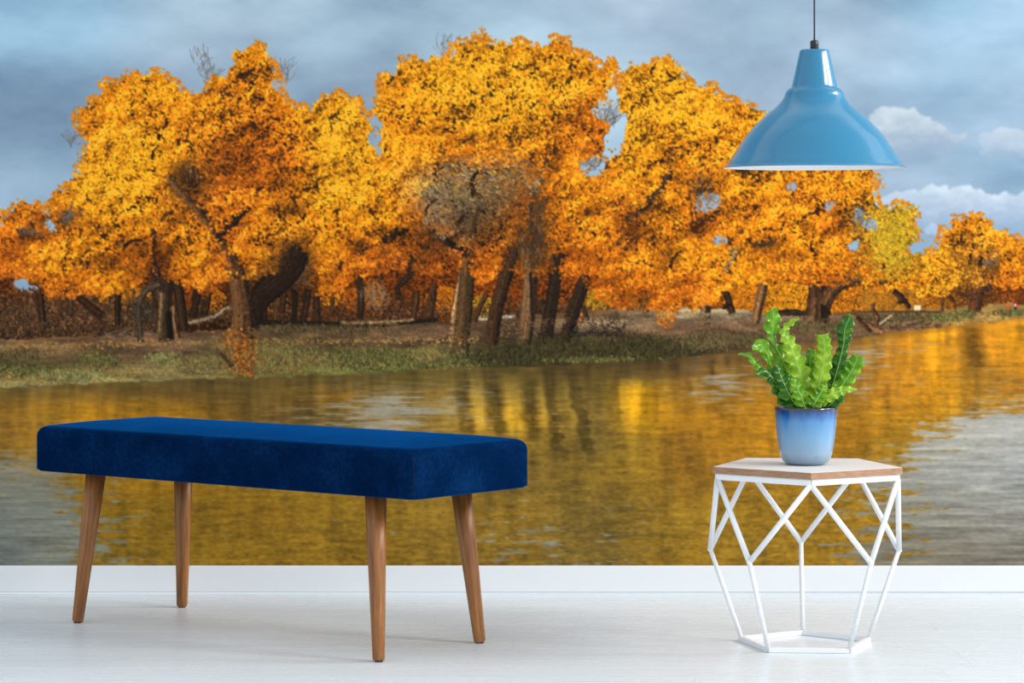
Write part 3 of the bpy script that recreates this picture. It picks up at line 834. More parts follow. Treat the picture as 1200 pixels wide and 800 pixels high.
    # grass tufts and low weeds
    for cx, cy, rx, ry, n, pal in ((115, 421, 22, 9, 420, 0), (30, 434, 26, 6, 260, 0), (90, 440, 40, 6, 300, 2), (190, 420, 20, 8, 300, 2), (240, 424, 30, 8, 320, 1), (330, 416, 46, 12, 700, 1), (365, 424, 40, 9, 500, 1), (440, 420, 46, 12, 1300, 0),
                                   (520, 424, 44, 11, 1200, 0), (500, 414, 20, 8, 300, 1), (600, 420, 50, 8, 900, 3), (680, 410, 70, 14, 1700, 3), (760, 406, 50, 12, 1100, 3), (830, 400, 40, 12, 700, 4), (700, 422, 60, 4, 500, 0), (880, 396, 40, 8, 500, 4),
                                   (960, 384, 40, 8, 500, 4), (1060, 372, 50, 6, 500, 4), (1104, 372, 14, 4, 160, 0), (1130, 368, 14, 4, 200, 0), (1185, 366, 20, 4, 200, 0), (410, 386, 70, 5, 260, 4), (350, 384, 40, 5, 220, 4), (20, 414, 30, 6, 200, 4)):
        P = [[(98, 96, 42), (74, 76, 32), (128, 118, 58), (58, 58, 28), (144, 130, 76), (108, 86, 48)], [(138, 126, 64), (112, 108, 52), (160, 140, 84), (88, 86, 42), (170, 126, 66), (110, 80, 48)], [(150, 140, 84), (120, 112, 60), (170, 154, 100), (100, 104, 48)],
             [(60, 54, 25), (46, 40, 18), (78, 68, 34), (86, 78, 38), (38, 32, 16)], [(92, 78, 44), (72, 60, 34), (110, 92, 54), (60, 56, 28), (124, 96, 62)]][pal]
        x, y = R.normal(cx, rx * .5, n), R.normal(cy, ry * .5, n)
        ok = y < np.interp(x, X[0], shore) - 1
        x, y = x[ok], y[ok]
        o = np.argsort(y)
        dabs(x[o], y[o], R.uniform(1.2, 3, len(x)), R.uniform(.4, .75, len(x)), R.normal(1.57, .55, len(x)), np.asarray(P, float)[R.integers(0, len(P), len(x))] * R.uniform(.75, 1.15, (len(x), 1)))
    # orange sapling in front of the big trunk
    twigs(284, 424, 16, 22, 60, [(150, 90, 36), (110, 66, 30)], (10, 26), .5, -1.7, .7)
    trunk([(296, 442, 1), (284, 424, 1), (280, 408, .7)], (120, 72, 28), 0)
    trunk([(272, 428, .8), (262, 418, .8), (254, 410, .6)], (96, 62, 34), 0)
    n = 340
    t = R.random(n)
    x, y = 280 + 10 * t + R.normal(0, 1, n) * (15 - 11 * t) + R.normal(0, 2, n), 386 + 54 * t ** 1.1 + R.normal(0, 3, n)
    dabs(x, y, R.uniform(.9, 1.8, n), R.uniform(.6, 1, n), R.uniform(0, 3, n), np.array([[206, 118, 30], [170, 92, 26], [226, 146, 50], [140, 82, 34]])[R.integers(0, 4, n)] * R.uniform(.7, 1.1, (n, 1)))
    # driftwood, sign board, far walkers
    for p, q in (([(1000, 370, 2.4), (1012, 378, 3.2), (1026, 385, 2.6), (1034, 388, 1.6)], (138, 92, 56)), ([(1026, 380, 2), (1028, 372, 1.8), (1023, 362, 1.4), (1024, 356, .9)], (112, 74, 46)), ([(1032, 380, 1), (1038, 375, 1.2), (1045, 370, .9)], (206, 168, 124)),
                 ([(1050, 386, 1.6), (1058, 380, 1.4), (1066, 376, 1)], (150, 108, 72)), ([(1056, 384, .9), (1070, 386, .8)], (190, 150, 110)), ([(1062, 382, .8), (1068, 378, .8)], (200, 160, 120)), ([(1004, 372, 1.4), (1020, 388, 1.2)], (84, 54, 34))):
        trunk(p, q, .3, -1)
    twigs(1068, 382, 36, 5, 120, [(96, 66, 44), (140, 104, 72), (66, 46, 32)], (6, 16), .45, 0, .6)
    dabs(np.linspace(1016, 1102, 60), np.full(60, 365.2), 1.3, .9, 0, (64, 38, 24))
    dabs(np.linspace(1072, 1078, 7).repeat(3), np.tile([358.5, 360.5, 362.3], 7), 1.1, 1.2, 0, (226, 206, 158))
    dabs(np.array([1181., 1181, 1181, 1190, 1190, 1190]), np.array([354., 357, 361, 353.5, 357, 361]), np.array([1.4, 2, 1.6, 1.3, 2.4, 1.4]), np.array([1.4, 2.6, 2.6, 1.3, 2.4, 2]), 0,
         np.array([(160, 90, 50), (206, 96, 40), (190, 86, 40), (90, 60, 50), (206, 44, 44), (40, 30, 34)]))
    dabs(np.array([1189.6]), np.array([357.5]), 1, 1.4, 0, (240, 226, 220))

    # ---- water
    wx = [0, 50, 100, 200, 300, 400, 450, 500, 600, 700, 750, 800, 850, 900, 1000, 1050, 1100, 1150, 1200]
    wy = [380, 410, 440, 460, 490, 520, 550, 600, 663]
    Q = {'a': (152, 108, 32), 'b': (180, 124, 22), 'c': (122, 88, 36), 'd': (108, 82, 36), 'e': (136, 106, 46), 'f': (176, 130, 28), 'g': (116, 92, 38), 'h': (196, 138, 16), 'i': (142, 98, 26), 'j': (192, 124, 26), 'k': (214, 142, 20),
         'l': (166, 112, 22), 'm': (146, 110, 30), 'n': (138, 105, 34), 'o': (150, 110, 28), 'p': (112, 84, 44)}
    wrows = ['ppppppppppppppijkjk', 'ppdddddddppppiijkjk', 'deeeedgggggcicijkij', 'aaacdaeegghiilijkaj', 'aabbddaefehllllbbaa', 'aaabmmmmngmillloobb', 'aaobmmnngnmiioooooo', 'ooomommnngnmmooomoo', 'mmmmmmmnngnmmmommmm']
    org = blur(grid(wx, wy, [[Q[c] for c in r] for r in wrows]), 6)
    gy2 = [380, 420, 450, 480, 500, 520, 545, 570, 600, 663]
    gf = [[0, 0, 0, 0, 0, 0, 0, 0, 0, 0, 0, 0, 0, 0, .2, 0, 0, 0, 0],
          [0, 0, 0, 0, 0, 0, 0, 0, 0, 0, 0, 0, 0, .3, .55, .15, .06, 0, 0],
          [0, 0, 0, 0, 0, .1, .3, .1, 0, 0, 0, .05, .6, .1, .3, .1, .05, .05, .2],
          [0, 0, 0, 0, 0, .3, .95, .5, .04, 0, 0, .05, .2, .05, .05, .1, .1, .5, .5],
          [.1, .05, 0, 0, 0, .3, .7, .4, .04, 0, 0, 0, .05, .05, .05, .15, .5, .95, .8],
          [.35, .2, 0, 0, 0, .1, .2, .1, .02, 0, 0, 0, 0, .02, .1, .25, .75, .95, .95],
          [.75, .6, .1, .02, 0, 0, 0, 0, .02, .02, .02, .02, .02, .02, .2, .45, .85, 1, 1],
          [.95, .85, .3, .06, 0, 0, 0, 0, .04, .04, .04, .04, .04, .05, .25, .55, .9, 1, 1],
          [1, 1, .55, .1, .02, .02, .04, .08, .22, .14, .26, .16, .05, .05, .4, .7, .95, 1, 1],
          [1, 1, .6, .22, .05, .04, .04, .1, .34, .34, .2, .08, .04, .06, .5, .8, 1, 1, 1]]
    frac = blur(grid(wx, gy2, gf), 7)
    gcol = blur(grid([0, 300, 700, 1000, 1200], [380, 470, 520, 580, 663], [[(150, 160, 175)] * 5, [(150, 150, 145), (168, 165, 155), (165, 165, 165), (172, 176, 184), (176, 176, 176)], [(142, 140, 128), (168, 160, 145), (160, 155, 140), (165, 160, 150), (168, 168, 164)],
                                                                       [(130, 132, 122), (146, 142, 122), (150, 145, 125), (142, 138, 124), (148, 146, 138)], [(124, 128, 118), (146, 138, 106), (138, 128, 100), (124, 114, 92), (120, 112, 98)]]), 6)
    dep = np.clip((Y - shore[None]) / 230, 0, 1)
    # wobbling lookup of the mirrored bank: trunk stripes and gaps between them
    rip = noise(26, 3.2, 3, .55) - .5
    rip2 = noise(60, 7, 3, .5) - .5
    wob = rip * (2 + 14 * dep) + rip2 * (2 + 30 * dep)
    Xw = X + wob
    str_ = np.zeros((h, w), f32)

    def stripe(x0, y0, x1, y1, hw, amt, soft=2.5):
        nonlocal str_
        t = np.clip((Y - y0) / (y1 - y0), 0, 1)
        d = np.abs(Xw - (x0 + (x1 - x0) * t))
        v_ = np.clip((hw + soft - d) / (2 * soft), 0, 1) * np.clip((y1 - Y) / 22, 0, 1) * np.clip((Y - y0) / 4, 0, 1)
        str_ = str_ + v_ * amt
    for q in ((538, 432, 546, 520, 8, -.3), (574, 432, 586, 520, 7.5, -.3), (619, 432, 624, 520, 7, -.3), (641, 430, 656, 540, 7, -.32), (668, 430, 694, 545, 7, -.3), (1138, 382, 1146, 440, 11, -.42, 9), (1196, 378, 1198, 400, 8, -.3), (836, 418, 832, 452, 2.5, -.4), (790, 424, 790, 450, 8, -.2), (850, 414, 856, 440, 3, -.35),
              (557, 436, 564, 520, 7, .26), (598, 436, 604, 520, 9, .3), (634, 436, 640, 510, 4, .22), (664, 444, 672, 505, 4, .2), (738, 440, 740, 505, 12, .26), (720, 440, 722, 480, 5, -.12), (1026, 396, 1025, 416, 1.5, -.4), (1054, 390, 1056, 402, 2, -.3), (1104, 384, 1105, 412, .8, .3)):
        stripe(*q)
    # vertical smear of the crowns' reflection
    smear = noise(13, 60, 3, .6) - .5
    fleck = noise(5, 2.2, 2, .7) - .5
    k = 1 + str_ + smear * .5 * (1 - .5 * dep) + rip * .36 + fleck * (.22 + .25 * dep)
    wat = org * np.clip(k, .35, 1.7)[..., None]
    # grey sky patches break up into ripples at their rims
    rr = noise(34, 4.2, 4, .6)
    rb = noise(9, 2.4, 2, .6)
    thr = rr * .68 + rb * .32
    thf = noise(22, 1.7, 3, .65)
    wd_ = np.clip(dep * 1.5 - .15, 0, 1)
    thr = thf * (1 - wd_) + thr * wd_
    thr = (thr - .5) * 2.0 + .5
    edge = np.clip((frac * 1.14 - .07 - thr) / (.6 - .42 * wd_) + .5, 0, 1) * (.72 + .28 * wd_)
    edge *= (frac > .012)
    diag = noise(46, 3.6, 3, .6) - .5
    grey = gcol * (1 + (diag * .55 + fleck * .18) * (.35 + .65 * dep))[..., None]
    wat = wat * (1 - edge[..., None]) + grey * edge[..., None]
    # shaded strip along the bank
    bankd = np.clip(1 - (Y - shore[None]) / np.interp(X[0], [0, 300, 700, 900, 1000, 1200], [26, 26, 30, 22, 12, 5]).astype(f32)[None], 0, 1)
    bcol = grid([0, 200, 500, 700, 900, 1050, 1200], [370, 460], [[(96, 78, 38), (98, 78, 38), (92, 76, 34), (78, 60, 28), (92, 66, 36), (120, 80, 30), (170, 112, 34)]] * 2)
    bm_ = (bankd ** .8 * .85)[..., None]
    wat = wat * (1 - bm_) + bcol * (1 + smear * .6 + rip * .3)[..., None] * bm_
    wm = np.clip((Y + (noise(10, 3, 2) - .5) * 5 - shore[None]) / 1.2, 0, 1) * (Y > shore[None] - 6)
    img[:] = img * (1 - wm[..., None]) + wat * wm[..., None]
    out = img.reshape(H, S, W, S, 3).mean((1, 3))
    return np.clip(out, 0, 255)


def build_mural():
    print_rgb = paint_mural()
    PXM = F_PX / WALL_Y                      # photograph pixels per metre on the wall
    pad = 300
    top = -430                               # the print goes on up the wall as sky
    xs = np.r_[np.arange(-pad, 0, 3.0), np.arange(0, 1200, 1.0), np.arange(1200, 1200 + pad + 1, 3.0)]
    ys = np.r_[np.arange(top, 0, 6.0), np.arange(0, 33, 1.5), np.arange(33, 450, 1.0), np.arange(450, 662, 1.2), 663.5]
    xi = xs.copy()
    xi = np.where(xi < 0, -xi, xi)
    xi = np.where(xi > 1199, 2398 - xi, xi)
    up_ = (-ys) % 56
    yi = np.where(ys < 0, np.minimum(up_, 56 - up_), ys)
    yi = np.clip(yi, 0, 663)

    def bil(a, y, x):
        y0, x0 = np.clip(np.floor(y - .5), 0, 662).astype(int), np.clip(np.floor(x - .5), 0, 1198).astype(int)
        ty, tx = np.clip(y - .5 - y0, 0, 1)[:, None, None], np.clip(x - .5 - x0, 0, 1)[None, :, None]
        A = a[y0][:, x0] * (1 - tx) + a[y0][:, x0 + 1] * tx
        B = a[y0 + 1][:, x0] * (1 - tx) + a[y0 + 1][:, x0 + 1] * tx
        return A * (1 - ty) + B * ty
    c = bil(print_rgb, yi, xi) / 255
    # above the picture frame: plain soft sky
    fade = np.clip(-ys / 40, 0, 1)[:, None, None]
    base = np.array([150, 176, 198]) / 255
    wave = (np.sin(xs / 190 + 1.1)[None, :] * np.cos(ys / 130)[:, None] * .03)[..., None]
    c = c * (1 - fade) + (base + wave) * fade
    lin = np.where(c <= .04045, c / 12.92, ((c + .055) / 1.055) ** 2.4)
    nx, ny = len(xs), len(ys)
    vx = (xs - 600) / PXM
    vz = CAM_H + (HORIZON - ys) / PXM
    co = np.zeros((ny, nx, 3), np.float32)
    co[..., 0] = vx[None]
    co[..., 1] = 0
    co[..., 2] = vz[:, None]
    n = nx * ny
    i = np.arange(n).reshape(ny, nx)
    quads = np.stack([i[:-1, :-1], i[1:, :-1], i[1:, 1:], i[:-1, 1:]], -1).reshape(-1, 4)
    me = bpy.data.meshes.new('printed_sheet')
    me.vertices.add(n)
    me.vertices.foreach_set('co', co.ravel())
    me.loops.add(quads.size)
    me.loops.foreach_set('vertex_index', quads.ravel().astype(np.int32))
    me.polygons.add(len(quads))
    me.polygons.foreach_set('loop_start', np.arange(0, quads.size, 4, dtype=np.int32))
    me.update(calc_edges=True)
    ca = me.color_attributes.new('print', 'FLOAT_COLOR', 'POINT')
    rgba = np.ones((n, 4), np.float32)
    rgba[:, :3] = lin.reshape(-1, 3)
    ca.data.foreach_set('color', rgba.ravel())
    m = Mat('matt_mural_print', (.5, .5, .5, 1), .75, .12)
    at_ = m.n('ShaderNodeAttribute', attribute_name='print')
    g = m.n('ShaderNodeMix', data_type='RGBA', blend_type='MULTIPLY')
    g.inputs[0].default_value = 1
    m.l(at_.outputs['Color'], g.inputs[6])
    g.inputs[7].default_value = (MURAL_GAIN,) * 3 + (1,)
    m.col(g.outputs[2])
    m.bump(m.noise(700, m.coords(), 2), .03, .0005)
    o = link('wall_mural', me, m.m, None, False, (0, WALL_Y - .0015, 0))
    o['label'] = 'wall-size photo mural of orange autumn trees mirrored in a brown lake, above the white baseboard'
    o['category'] = 'wall mural'
    return o


MURAL_GAIN = 1.0
build_mural()

# ------------------------------------------------------------------ bench
BX, BY, BTH = -.5836, 6.5188, -.6714
SL, SW, ZB, ZT = .6355, .2133, .3763, .4915
bench = empty('bench', (BX, BY, 0), 'long navy blue velvet bench on four splayed tapered brown wooden legs', 'bench', BTH)


def rrect(a, b, r, z, n=7, bulge=0):
    pts = []
    r = max(min(r, a * .98, b * .98), .0005)
    for cx, cy, s in ((a - r, b - r, 0), (-(a - r), b - r, 1), (-(a - r), -(b - r), 2), (a - r, -(b - r), 3)):
        for k in range(n):
            t = (s + k / (n - 1)) * math.pi / 2
            pts.append(Vector((cx + r * math.cos(t), cy + r * math.sin(t), z)))
    # straight sides get extra points so they can bulge and sag
    out = []
    for i, p in enumerate(pts):
        out.append(p)
        q = pts[(i + 1) % len(pts)]
        if (i + 1) % n == 0:
            m = 18 if abs(q.x - p.x) > abs(q.y - p.y) else 8
            for j in range(1, m):
                t = j / m
                v_ = p.lerp(q, t)
                if bulge:
                    d = Vector((0, math.copysign(1, p.y), 0)) if m == 18 else Vector((math.copysign(1, p.x), 0, 0))
                    v_ += d * bulge * math.sin(math.pi * t)
                out.append(v_)
    return out


bm = bmesh.new()
RT = .024
rings = [(.03, ZB, 0), (.006, ZB + .0005, 0), (.001, ZB + .005, .001)]
rings += [(0, ZB + (ZT - RT - ZB) * t, .004 * math.sin(math.pi * min(t, 1))) for t in (.12, .3, .5, .7, .88, 1)]
rings += [(RT * (1 - math.cos(a)), ZT - RT + RT * math.sin(a), .003) for a in (math.radians(d) for d in (15, 30, 45, 60, 75, 88))]
loops = []
for ins, z, bul in rings:
    loops.append([bm.verts.new(p) for p in rrect(SL - ins, SW - ins, .026, z, bulge=bul)])
CROWN = .015
for k in range(1, 13):
    t = k / 12
    ins = RT + (SW - RT - .004) * t
    kk = 1 - (1 - t) ** 2
    ring = []
    for p in rrect(SL - ins, SW - ins, .026, ZT):
        ring.append(bm.verts.new(p + Vector((0, 0, CROWN * kk))))
    loops.append(ring)
for A, B in zip(loops, loops[1:]):
    n = len(A)
    for i in range(n):
        bm.faces.new((A[i], A[(i + 1) % n], B[(i + 1) % n], B[i]))
bm.faces.new(loops[0][::-1])
bm.faces.new(loops[-1])
cushion = from_bm('seat_cushion', bm, m_velvet.m, bench, True)
cushion['label'] = 'thick navy velvet seat with softly crowned top'
for sx2 in (-1, 1):
    for sy2 in (-1, 1):
        r = .026 * (1 - math.sqrt(.5)) + .0004
        pts = [(sx2 * (SL - r), sy2 * (SW - r), ZB + .004), (sx2 * (SL - r), sy2 * (SW - r), ZB + .05), (sx2 * (SL - r), sy2 * (SW - r), ZT - RT)]
        from_bm('seam', path_tube_bm(pts, .0012, 6), m_seam.m, cushion, True)
FL, FW, TL, TW = .5026, .1821, .4669, .1522
for sx2, sy2 in ((-1, -1), (1, -1), (1, 1), (-1, 1)):
    p0, p1 = Vector((sx2 * FL, sy2 * FW, 0)), Vector((sx2 * TL, sy2 * TW, ZB + .004))
    q = (p1 - p0)
    bm = tube_bm((0, 0, 0), (0, 0, q.length), .0142, .0255, 28, rings=((0, .82), (.008, .97), (.016, 1), (.3, 1.0), (.6, 1.0), (1, 1)))
    leg = from_bm('leg', bm, m_wood.m, bench, True, p0)
    leg.rotation_euler = q.to_track_quat('Z', 'Y').to_euler()
    leg.location = p0 + Vector((0, 0, .003))
    pad_ = from_bm('foot_glide', tube_bm((0, 0, -.004), (0, 0, .001), .0095, .0105, 20), m_black.m, leg, True)

# ------------------------------------------------------------------ side table
TX, TY, TROT = .6976, 6.3226, -.0595
table = empty('side_table', (TX, TY, 0), 'white wire-frame side table with five-sided pale wood top', 'side table', 0)


def pent(R_, z, ph):
    return [Vector((R_ * math.sin(ph + TROT + k * 2 * math.pi / 5), -R_ * math.cos(ph + TROT + k * 2 * math.pi / 5), z)) for k in range(5)]


Z_TOP, TH = .4275, .0165
bm = bmesh.new()
lo = [bm.verts.new(p) for p in pent(.2318, Z_TOP - TH, 0)]
hi = [bm.verts.new(p) for p in pent(.2318, Z_TOP, 0)]
bm.faces.new(lo[::-1])
bm.faces.new(hi)
for i in range(5):
    bm.faces.new((lo[i], lo[(i + 1) % 5], hi[(i + 1) % 5], hi[i]))
bmesh.ops.bevel(bm, geom=bm.edges[:], offset=.0008, segments=1, affect='EDGES')
top = from_bm('tabletop', bm, m_top.m, table)
top['label'] = 'pale whitewashed five-sided wooden top'
for i in range(5):
    bm = bmesh.new()
    A, B = pent(.2322, 0, 0)[i], pent(.2322, 0, 0)[(i + 1) % 5]
    A2, B2 = pent(.2330, 0, 0)[i], pent(.2330, 0, 0)[(i + 1) % 5]
    vs_ = [bm.verts.new(p + Vector((0, 0, z))) for z in (Z_TOP - TH + .0004, Z_TOP - .0006) for p in (A, B, B2, A2)]
    for f in ((0, 1, 2, 3), (7, 6, 5, 4), (0, 4, 5, 1), (1, 5, 6, 2), (2, 6, 7, 3), (3, 7, 4, 0)):
        bm.faces.new([vs_[j] for j in f])
    e = from_bm('edge_band', bm, m_edge.m, top)
    e['label'] = 'brown oak edge strip'


def bar_bm(a, b, wdt, hgt):
    d = (b - a).normalized()
    s = Vector((-d.y, d.x, 0)) * wdt / 2
    u = Vector((0, 0, hgt / 2))
    bm = bmesh.new()
    vs_ = [bm.verts.new(p) for p in (a - s - u, a + s - u, a + s + u, a - s + u, b - s - u, b + s - u, b + s + u, b - s + u)]
    for f in ((0, 1, 2, 3), (7, 6, 5, 4), (0, 4, 5, 1), (1, 5, 6, 2), (2, 6, 7, 3), (3, 7, 4, 0)):
        bm.faces.new([vs_[j] for j in f])
    bmesh.ops.bevel(bm, geom=bm.edges[:], offset=.0012, segments=2, affect='EDGES')
    return bm


ringp, nodes, basep = pent(.2215, .4035, 0), pent(.237, .2173, math.pi / 5), pent(.1585, .0062, math.pi / 5)
for i in range(5):
    from_bm('top_rail', bar_bm(ringp[i], ringp[(i + 1) % 5], .012, .014), m_steel.m, table)
    from_bm('base_rail', bar_bm(basep[i], basep[(i + 1) % 5], .013, .012), m_steel.m, table)
    t0 = ringp[i] * 1.0
    for nd in (nodes[i], nodes[i - 1]):
        from_bm('strut', tube_bm(t0 + Vector((0, 0, -.005)), nd, .0066, seg=14), m_steel.m, table, True)
    from_bm('leg', tube_bm(nodes[i], basep[i], .0056, seg=14), m_steel.m, table, True)
    bm = bmesh.new()
    bmesh.ops.create_uvsphere(bm, u_segments=14, v_segments=10, radius=.0072, matrix=Matrix.Translation(nodes[i]))
    from_bm('joint', bm, m_steel.m, table, True)

# ------------------------------------------------------------------ potted fern
PY_, PXc = 6.322, .6975
MPX = PY_ / F_PX                                       # metres per photograph pixel at the pot's distance
plant = empty('potted_fern', (PXc, PY_, Z_TOP + .0004), 'wavy-leaved green fern in a glazed blue ceramic pot on the side table', 'potted plant')
prof = [(.0, .0), (.038, .0), (.0455, .0015), (.0535, .0075), (.0590, .0165), (.0625, .028), (.0655, .045), (.0690, .070), (.0715, .095), (.0732, .118), (.0740, .132), (.0738, .1352), (.0728, .1366), (.0712, .1360), (.0700, .133), (.0690, .118), (.066, .100)]
prof = [(max(r, .0005), z) for r, z in prof]
pot = from_bm('pot', lathe_bm(prof, 80, True, False), m_pot.m, plant, True)
pot['label'] = 'glazed pot, deep blue at the rim fading to pale grey blue'
from_bm('soil', lathe_bm([(.0665, .112), (.05, .117), (.02, .12), (.002, .121)], 40, False, True), m_soil.m, plant, True)


def px_to_local(px, py, dy):
    return Vector(((px - 600) * (PY_ + dy) / F_PX - PXc, dy, CAM_H + (HORIZON - py) * (PY_ + dy) / F_PX - Z_TOP))


def leaf(pts, widths, mat, roll=0, waves=7, amp=.28, phase=0.0, rib=True):
    """strap leaf: pts (px, py, dy) from base to tip; widths half-width in px; ruffled across its length"""
    P = [px_to_local(*p) for p in pts]
    nseg, nac = 64, 8

    def cr(arr, t):
        i = min(int(t), len(arr) - 2)
        u = t - i
        p0, p1, p2, p3 = arr[max(i - 1, 0)], arr[i], arr[i + 1], arr[min(i + 2, len(arr) - 1)]
        return .5 * (2 * p1 + (p2 - p0) * u + (2 * p0 - 5 * p1 + 4 * p2 - p3) * u * u + (3 * p1 - p0 - 3 * p2 + p3) * u ** 3)
    bm = bmesh.new()
    rows_, spine = [], []
    for k in range(nseg + 1):
        t = k / nseg * (len(P) - 1)
        c = cr(P, t)
        T = (cr(P, min(t + .05, len(P) - 1)) - cr(P, max(t - .05, 0))).normalized()
        side = T.cross(Vector((0, -1, 0)))
        side = side.normalized() if side.length > .05 else Vector((1, 0, 0))
        rl = roll[0] + (roll[1] - roll[0]) * k / nseg if isinstance(roll, tuple) else roll
        side = Matrix.Rotation(rl, 3, T) @ side
        nrm = T.cross(side).normalized()
        wd = max(float(np.interp(k / nseg, np.linspace(0, 1, len(widths)), widths)), .15) * MPX
        ph = 2 * math.pi * waves * k / nseg + phase
        ripple = math.sin(ph)
        row_ = []
        for j in range(nac + 1):
            s = (j / nac - .5) * 2
            edge = abs(s) ** 1.3
            w2 = wd * (1 + .15 * math.sin(ph + .6 + (0 if s < 0 else 1.2)) * edge)
            p = c + side * s * w2 + nrm * (edge * wd * amp * ripple * (1 if s < 0 else .85) - abs(s) * wd * -.14)
            p += T * (edge * wd * .35)
            row_.append(bm.verts.new(p))
        rows_.append(row_)
        spine.append(c + nrm * -.0004)
    for A, B in zip(rows_, rows_[1:]):
        for j in range(nac):
            bm.faces.new((A[j], A[j + 1], B[j + 1], B[j]))
    o = from_bm('leaf', bm, mat.m, plant, True)
    so = o.modifiers.new('thickness', 'SOLIDIFY')
    so.thickness = .0007
    if rib:
        from_bm('midrib', path_tube_bm(spine[:-3], [.0011 - .0008 * i / nseg for i in range(nseg - 2)], 6), m_rib.m, o, True)
    return o


D0, D1, D2 = m_leaf
# back leaves first, then the tall ones, then the short ones leaning over the rim
leaf([(938, 480, .01), (926, 462, .02), (912, 442, .02), (903, 427, .01), (899, 415, 0), (891, 405, -.01), (882, 409, -.02)], [2, 4, 5, 5, 5, 8.5, 7, 1], D1, (.5, .1), 5, .5, .3)
leaf([(936, 480, .02), (922, 462, .03), (906, 446, .02), (892, 434, .01), (885, 425, 0), (877, 416, -.005), (865, 415, -.01)], [2, 4, 5, 5, 4.5, 4.5, 3, .6], D1, .5, 7, .6, 1.2)
leaf([(940, 480, .03), (932, 456, .03), (922, 434, .025), (914, 416, .02), (907, 402, .015), (905, 391, .012), (906, 376, .005), (907, 361, 0)], [3, 8, 9, 10, 9, 6, 3.5, 8.5, 9.5, 8, 2], D1, (.5, .1), 8, .5, .5)
leaf([(943, 480, .0), (943, 462, -.005), (938, 440, -.008), (932, 420, -.004), (925, 402, .002), (919, 390, .005), (924, 381, .002), (936, 373, -.005)], [4, 10, 12.5, 12, 10, 7, 4.5, 4.5, .6], D2, (.1, .5), 10, .42, .2)
leaf([(950, 480, .04), (950, 452, .045), (949, 428, .04), (951, 410, .03)], [5, 8, 8, 7, 4], D1, -.4, 7, .5, 0)
leaf([(950, 480, -.02), (955, 466, -.025), (961, 446, -.027), (965, 424, -.025), (966, 406, -.018), (964, 392, -.005)], [3, 8, 9.5, 10, 9.5, 8.5, 8, 7.5], D2, -.12, 9, .4, .9)
leaf([(962, 480, .02), (974, 456, .02), (981, 434, .018), (986, 415, .014), (989, 401, .01), (990, 386, 0), (997, 369, -.01)], [4, 10, 12, 10, 8, 5.5, 7.5, 9, 8, 2], D0, (-.35, -.05), 10, .45, 0)
leaf([(962, 480, -.01), (976, 464, -.02), (988, 450, -.025), (996, 438, -.025), (1001, 428, -.022), (1006, 417, -.015)], [4, 8, 9, 8.5, 9, 10, 6], D1, -.4, 6, .5, .5)
leaf([(956, 480, -.035), (964, 468, -.05), (977, 461, -.055), (990, 457, -.05), (1004, 456, -.045)], [5, 7, 7.5, 6, 4, .6], D2, -.2, 6, .42, 0)
leaf([(966, 480, -.02), (976, 471, -.03), (983, 461, -.03), (987, 452, -.025)], [6, 8, 9, 6, 2], D0, -.3, 4, .4, .4)
leaf([(934, 480, -.01), (922, 468, -.02), (912, 454, -.03), (904, 441, -.035), (895, 435, -.04), (884, 440, -.05)], [5, 9, 8, 6.5, 5, 4, .6], D0, .35, 6, .45, .2)
leaf([(936, 480, -.03), (928, 468, -.04), (920, 452, -.04), (914, 438, -.035), (911, 427, -.03)], [6, 10, 11, 9, 7, 3], D0, .3, 6, .5, .9)
leaf([(944, 480, -.045), (940, 468, -.05), (934, 454, -.05), (929, 443, -.045)], [6, 9, 9, 7, 2], D1, .2, 5, .45, .2)
leaf([(952, 480, -.045), (956, 470, -.055), (962, 460, -.055), (966, 452, -.05)], [6, 8, 8, 6, 2], D1, -.2, 5, .45, .6)
leaf([(928, 480, .02), (918, 464, .03), (914, 448, .04), (916, 430, .04)], [5, 9, 9, 7, 3], D0, .4, 5, .4, .9, False)
leaf([(944, 480, .03), (943, 458, .04), (940, 440, .045), (939, 424, .045)], [5, 9, 9, 7, 3], D0, 0, 5, .4, .9, False)
leaf([(966, 480, .04), (972, 462, .05), (973, 446, .05), (971, 430, .05)], [5, 9, 9, 7, 3], D0, -.2, 5, .4, .1, False)

# ------------------------------------------------------------------ pendant lamp
LX, LY = .7176, 6.322
k_ = LY / F_PX
RIM_Z = CAM_H + (HORIZON - 197) * k_
lamp = empty('pendant_lamp', (LX, LY, RIM_Z), 'glossy blue enamel dome pendant lamp hanging on a thin cord', 'pendant lamp')
zz = lambda y: (197 - y) * k_
dome = [(107.4, 196.6), (107.6, 195.8), (106.6, 195.0), (104.2, 194.2), (103.2, 193.0), (101.0, 189.5), (95.2, 181.5), (88, 170.5), (78.4, 156.8), (65.5, 143), (57.5, 135.5), (49.5, 129), (42.5, 122.8), (37.6, 117), (35.2, 112.5), (34.2, 109.5), (33.2, 107.4), (31.6, 105.6), (29.8, 104.0), (28.0, 103.2)]


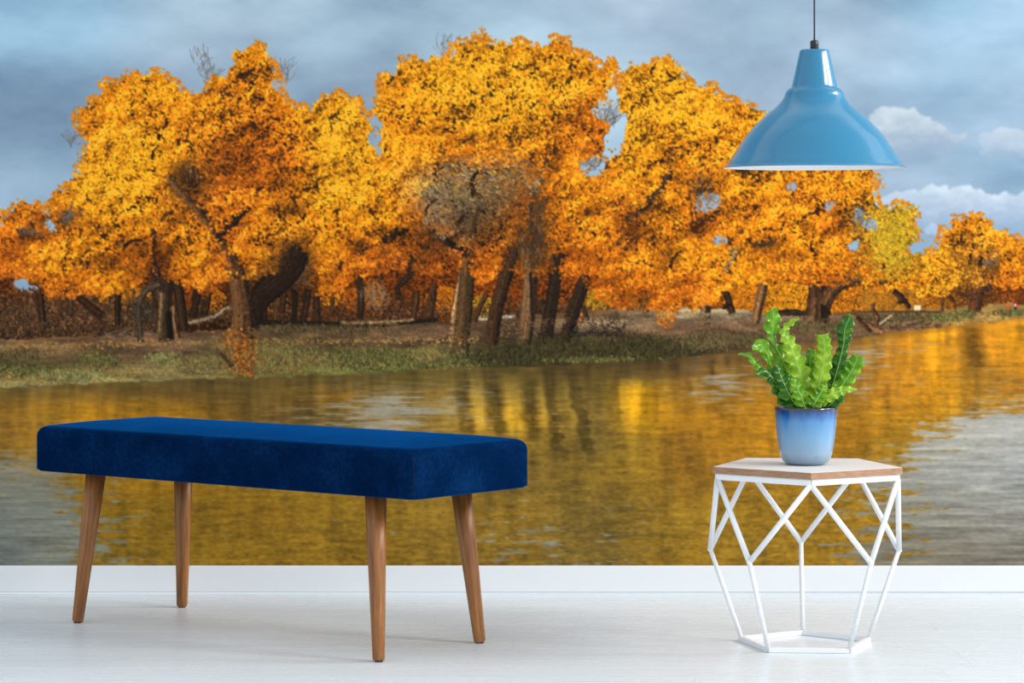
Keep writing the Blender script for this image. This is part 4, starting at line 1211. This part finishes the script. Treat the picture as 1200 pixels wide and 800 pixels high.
def smooth_profile(p, n):
    out = []
    for i in range(len(p) - 1):
        p0, p1, p2, p3 = p[max(i - 1, 0)], p[i], p[i + 1], p[min(i + 2, len(p) - 1)]
        for j in range(n):
            u = j / n
            out.append(tuple(.5 * (2 * b + (c - a) * u + (2 * a - 5 * b + 4 * c - d) * u * u + (3 * b - a - 3 * c + d) * u ** 3) for a, b, c, d in zip(p0, p1, p2, p3)))
    return out + [p[-1]]


dome = smooth_profile(dome, 3)
shade = from_bm('shade', lathe_bm([(r * k_, zz(y)) for r, y in dome], 128), m_lamp.m, lamp, True)
shade['label'] = 'blue enamel bell-shaped shade with flared rim'
inner = [(r - .9, y + (.15 if r > 103 else .9)) for r, y in dome]
from_bm('inner_lining', lathe_bm([(107.35 * k_, zz(196.65))] + [(r * k_, zz(y)) for r, y in inner], 128), m_lampin.m, shade, True)
neck = [(28.0, 103.2), (27.2, 102.6), (26.6, 101.6), (26.3, 100), (17.6, 61.5), (17.0, 59.4), (15.8, 58.3), (13, 58), (.4, 57.9)]
nk = [neck[0], neck[1], neck[2], neck[3]] + [(26.3 + (17.6 - 26.3) * t, 100 + (61.5 - 100) * t) for t in (.2, .4, .6, .8)] + neck[4:]
from_bm('neck', lathe_bm([(r * k_, zz(y)) for r, y in nk], 96), m_lamp.m, lamp, True)
from_bm('cord_grip', lathe_bm([(4.6, 58.2), (5, 57.6), (5, 49), (4.6, 48), (3.2, 47.2), (1.2, 46.8)] and [(r * k_, zz(y)) for r, y in [(4.6, 58.2), (5, 57.6), (5, 49), (4.6, 48), (3.2, 47.2), (1.2, 46.8)]], 32, True, True), m_black.m, lamp, True)
from_bm('cord', tube_bm((0, 0, zz(48)), (0, 0, 2.9 - RIM_Z - .02), .0021, seg=12), m_cord.m, lamp, True)
from_bm('ceiling_cup', lathe_bm([(.003, 2.9 - RIM_Z - .05), (.03, 2.9 - RIM_Z - .04), (.05, 2.9 - RIM_Z - .01), (.05, 2.9 - RIM_Z - .0005)], 40, True, True), m_lamp.m, lamp, True)
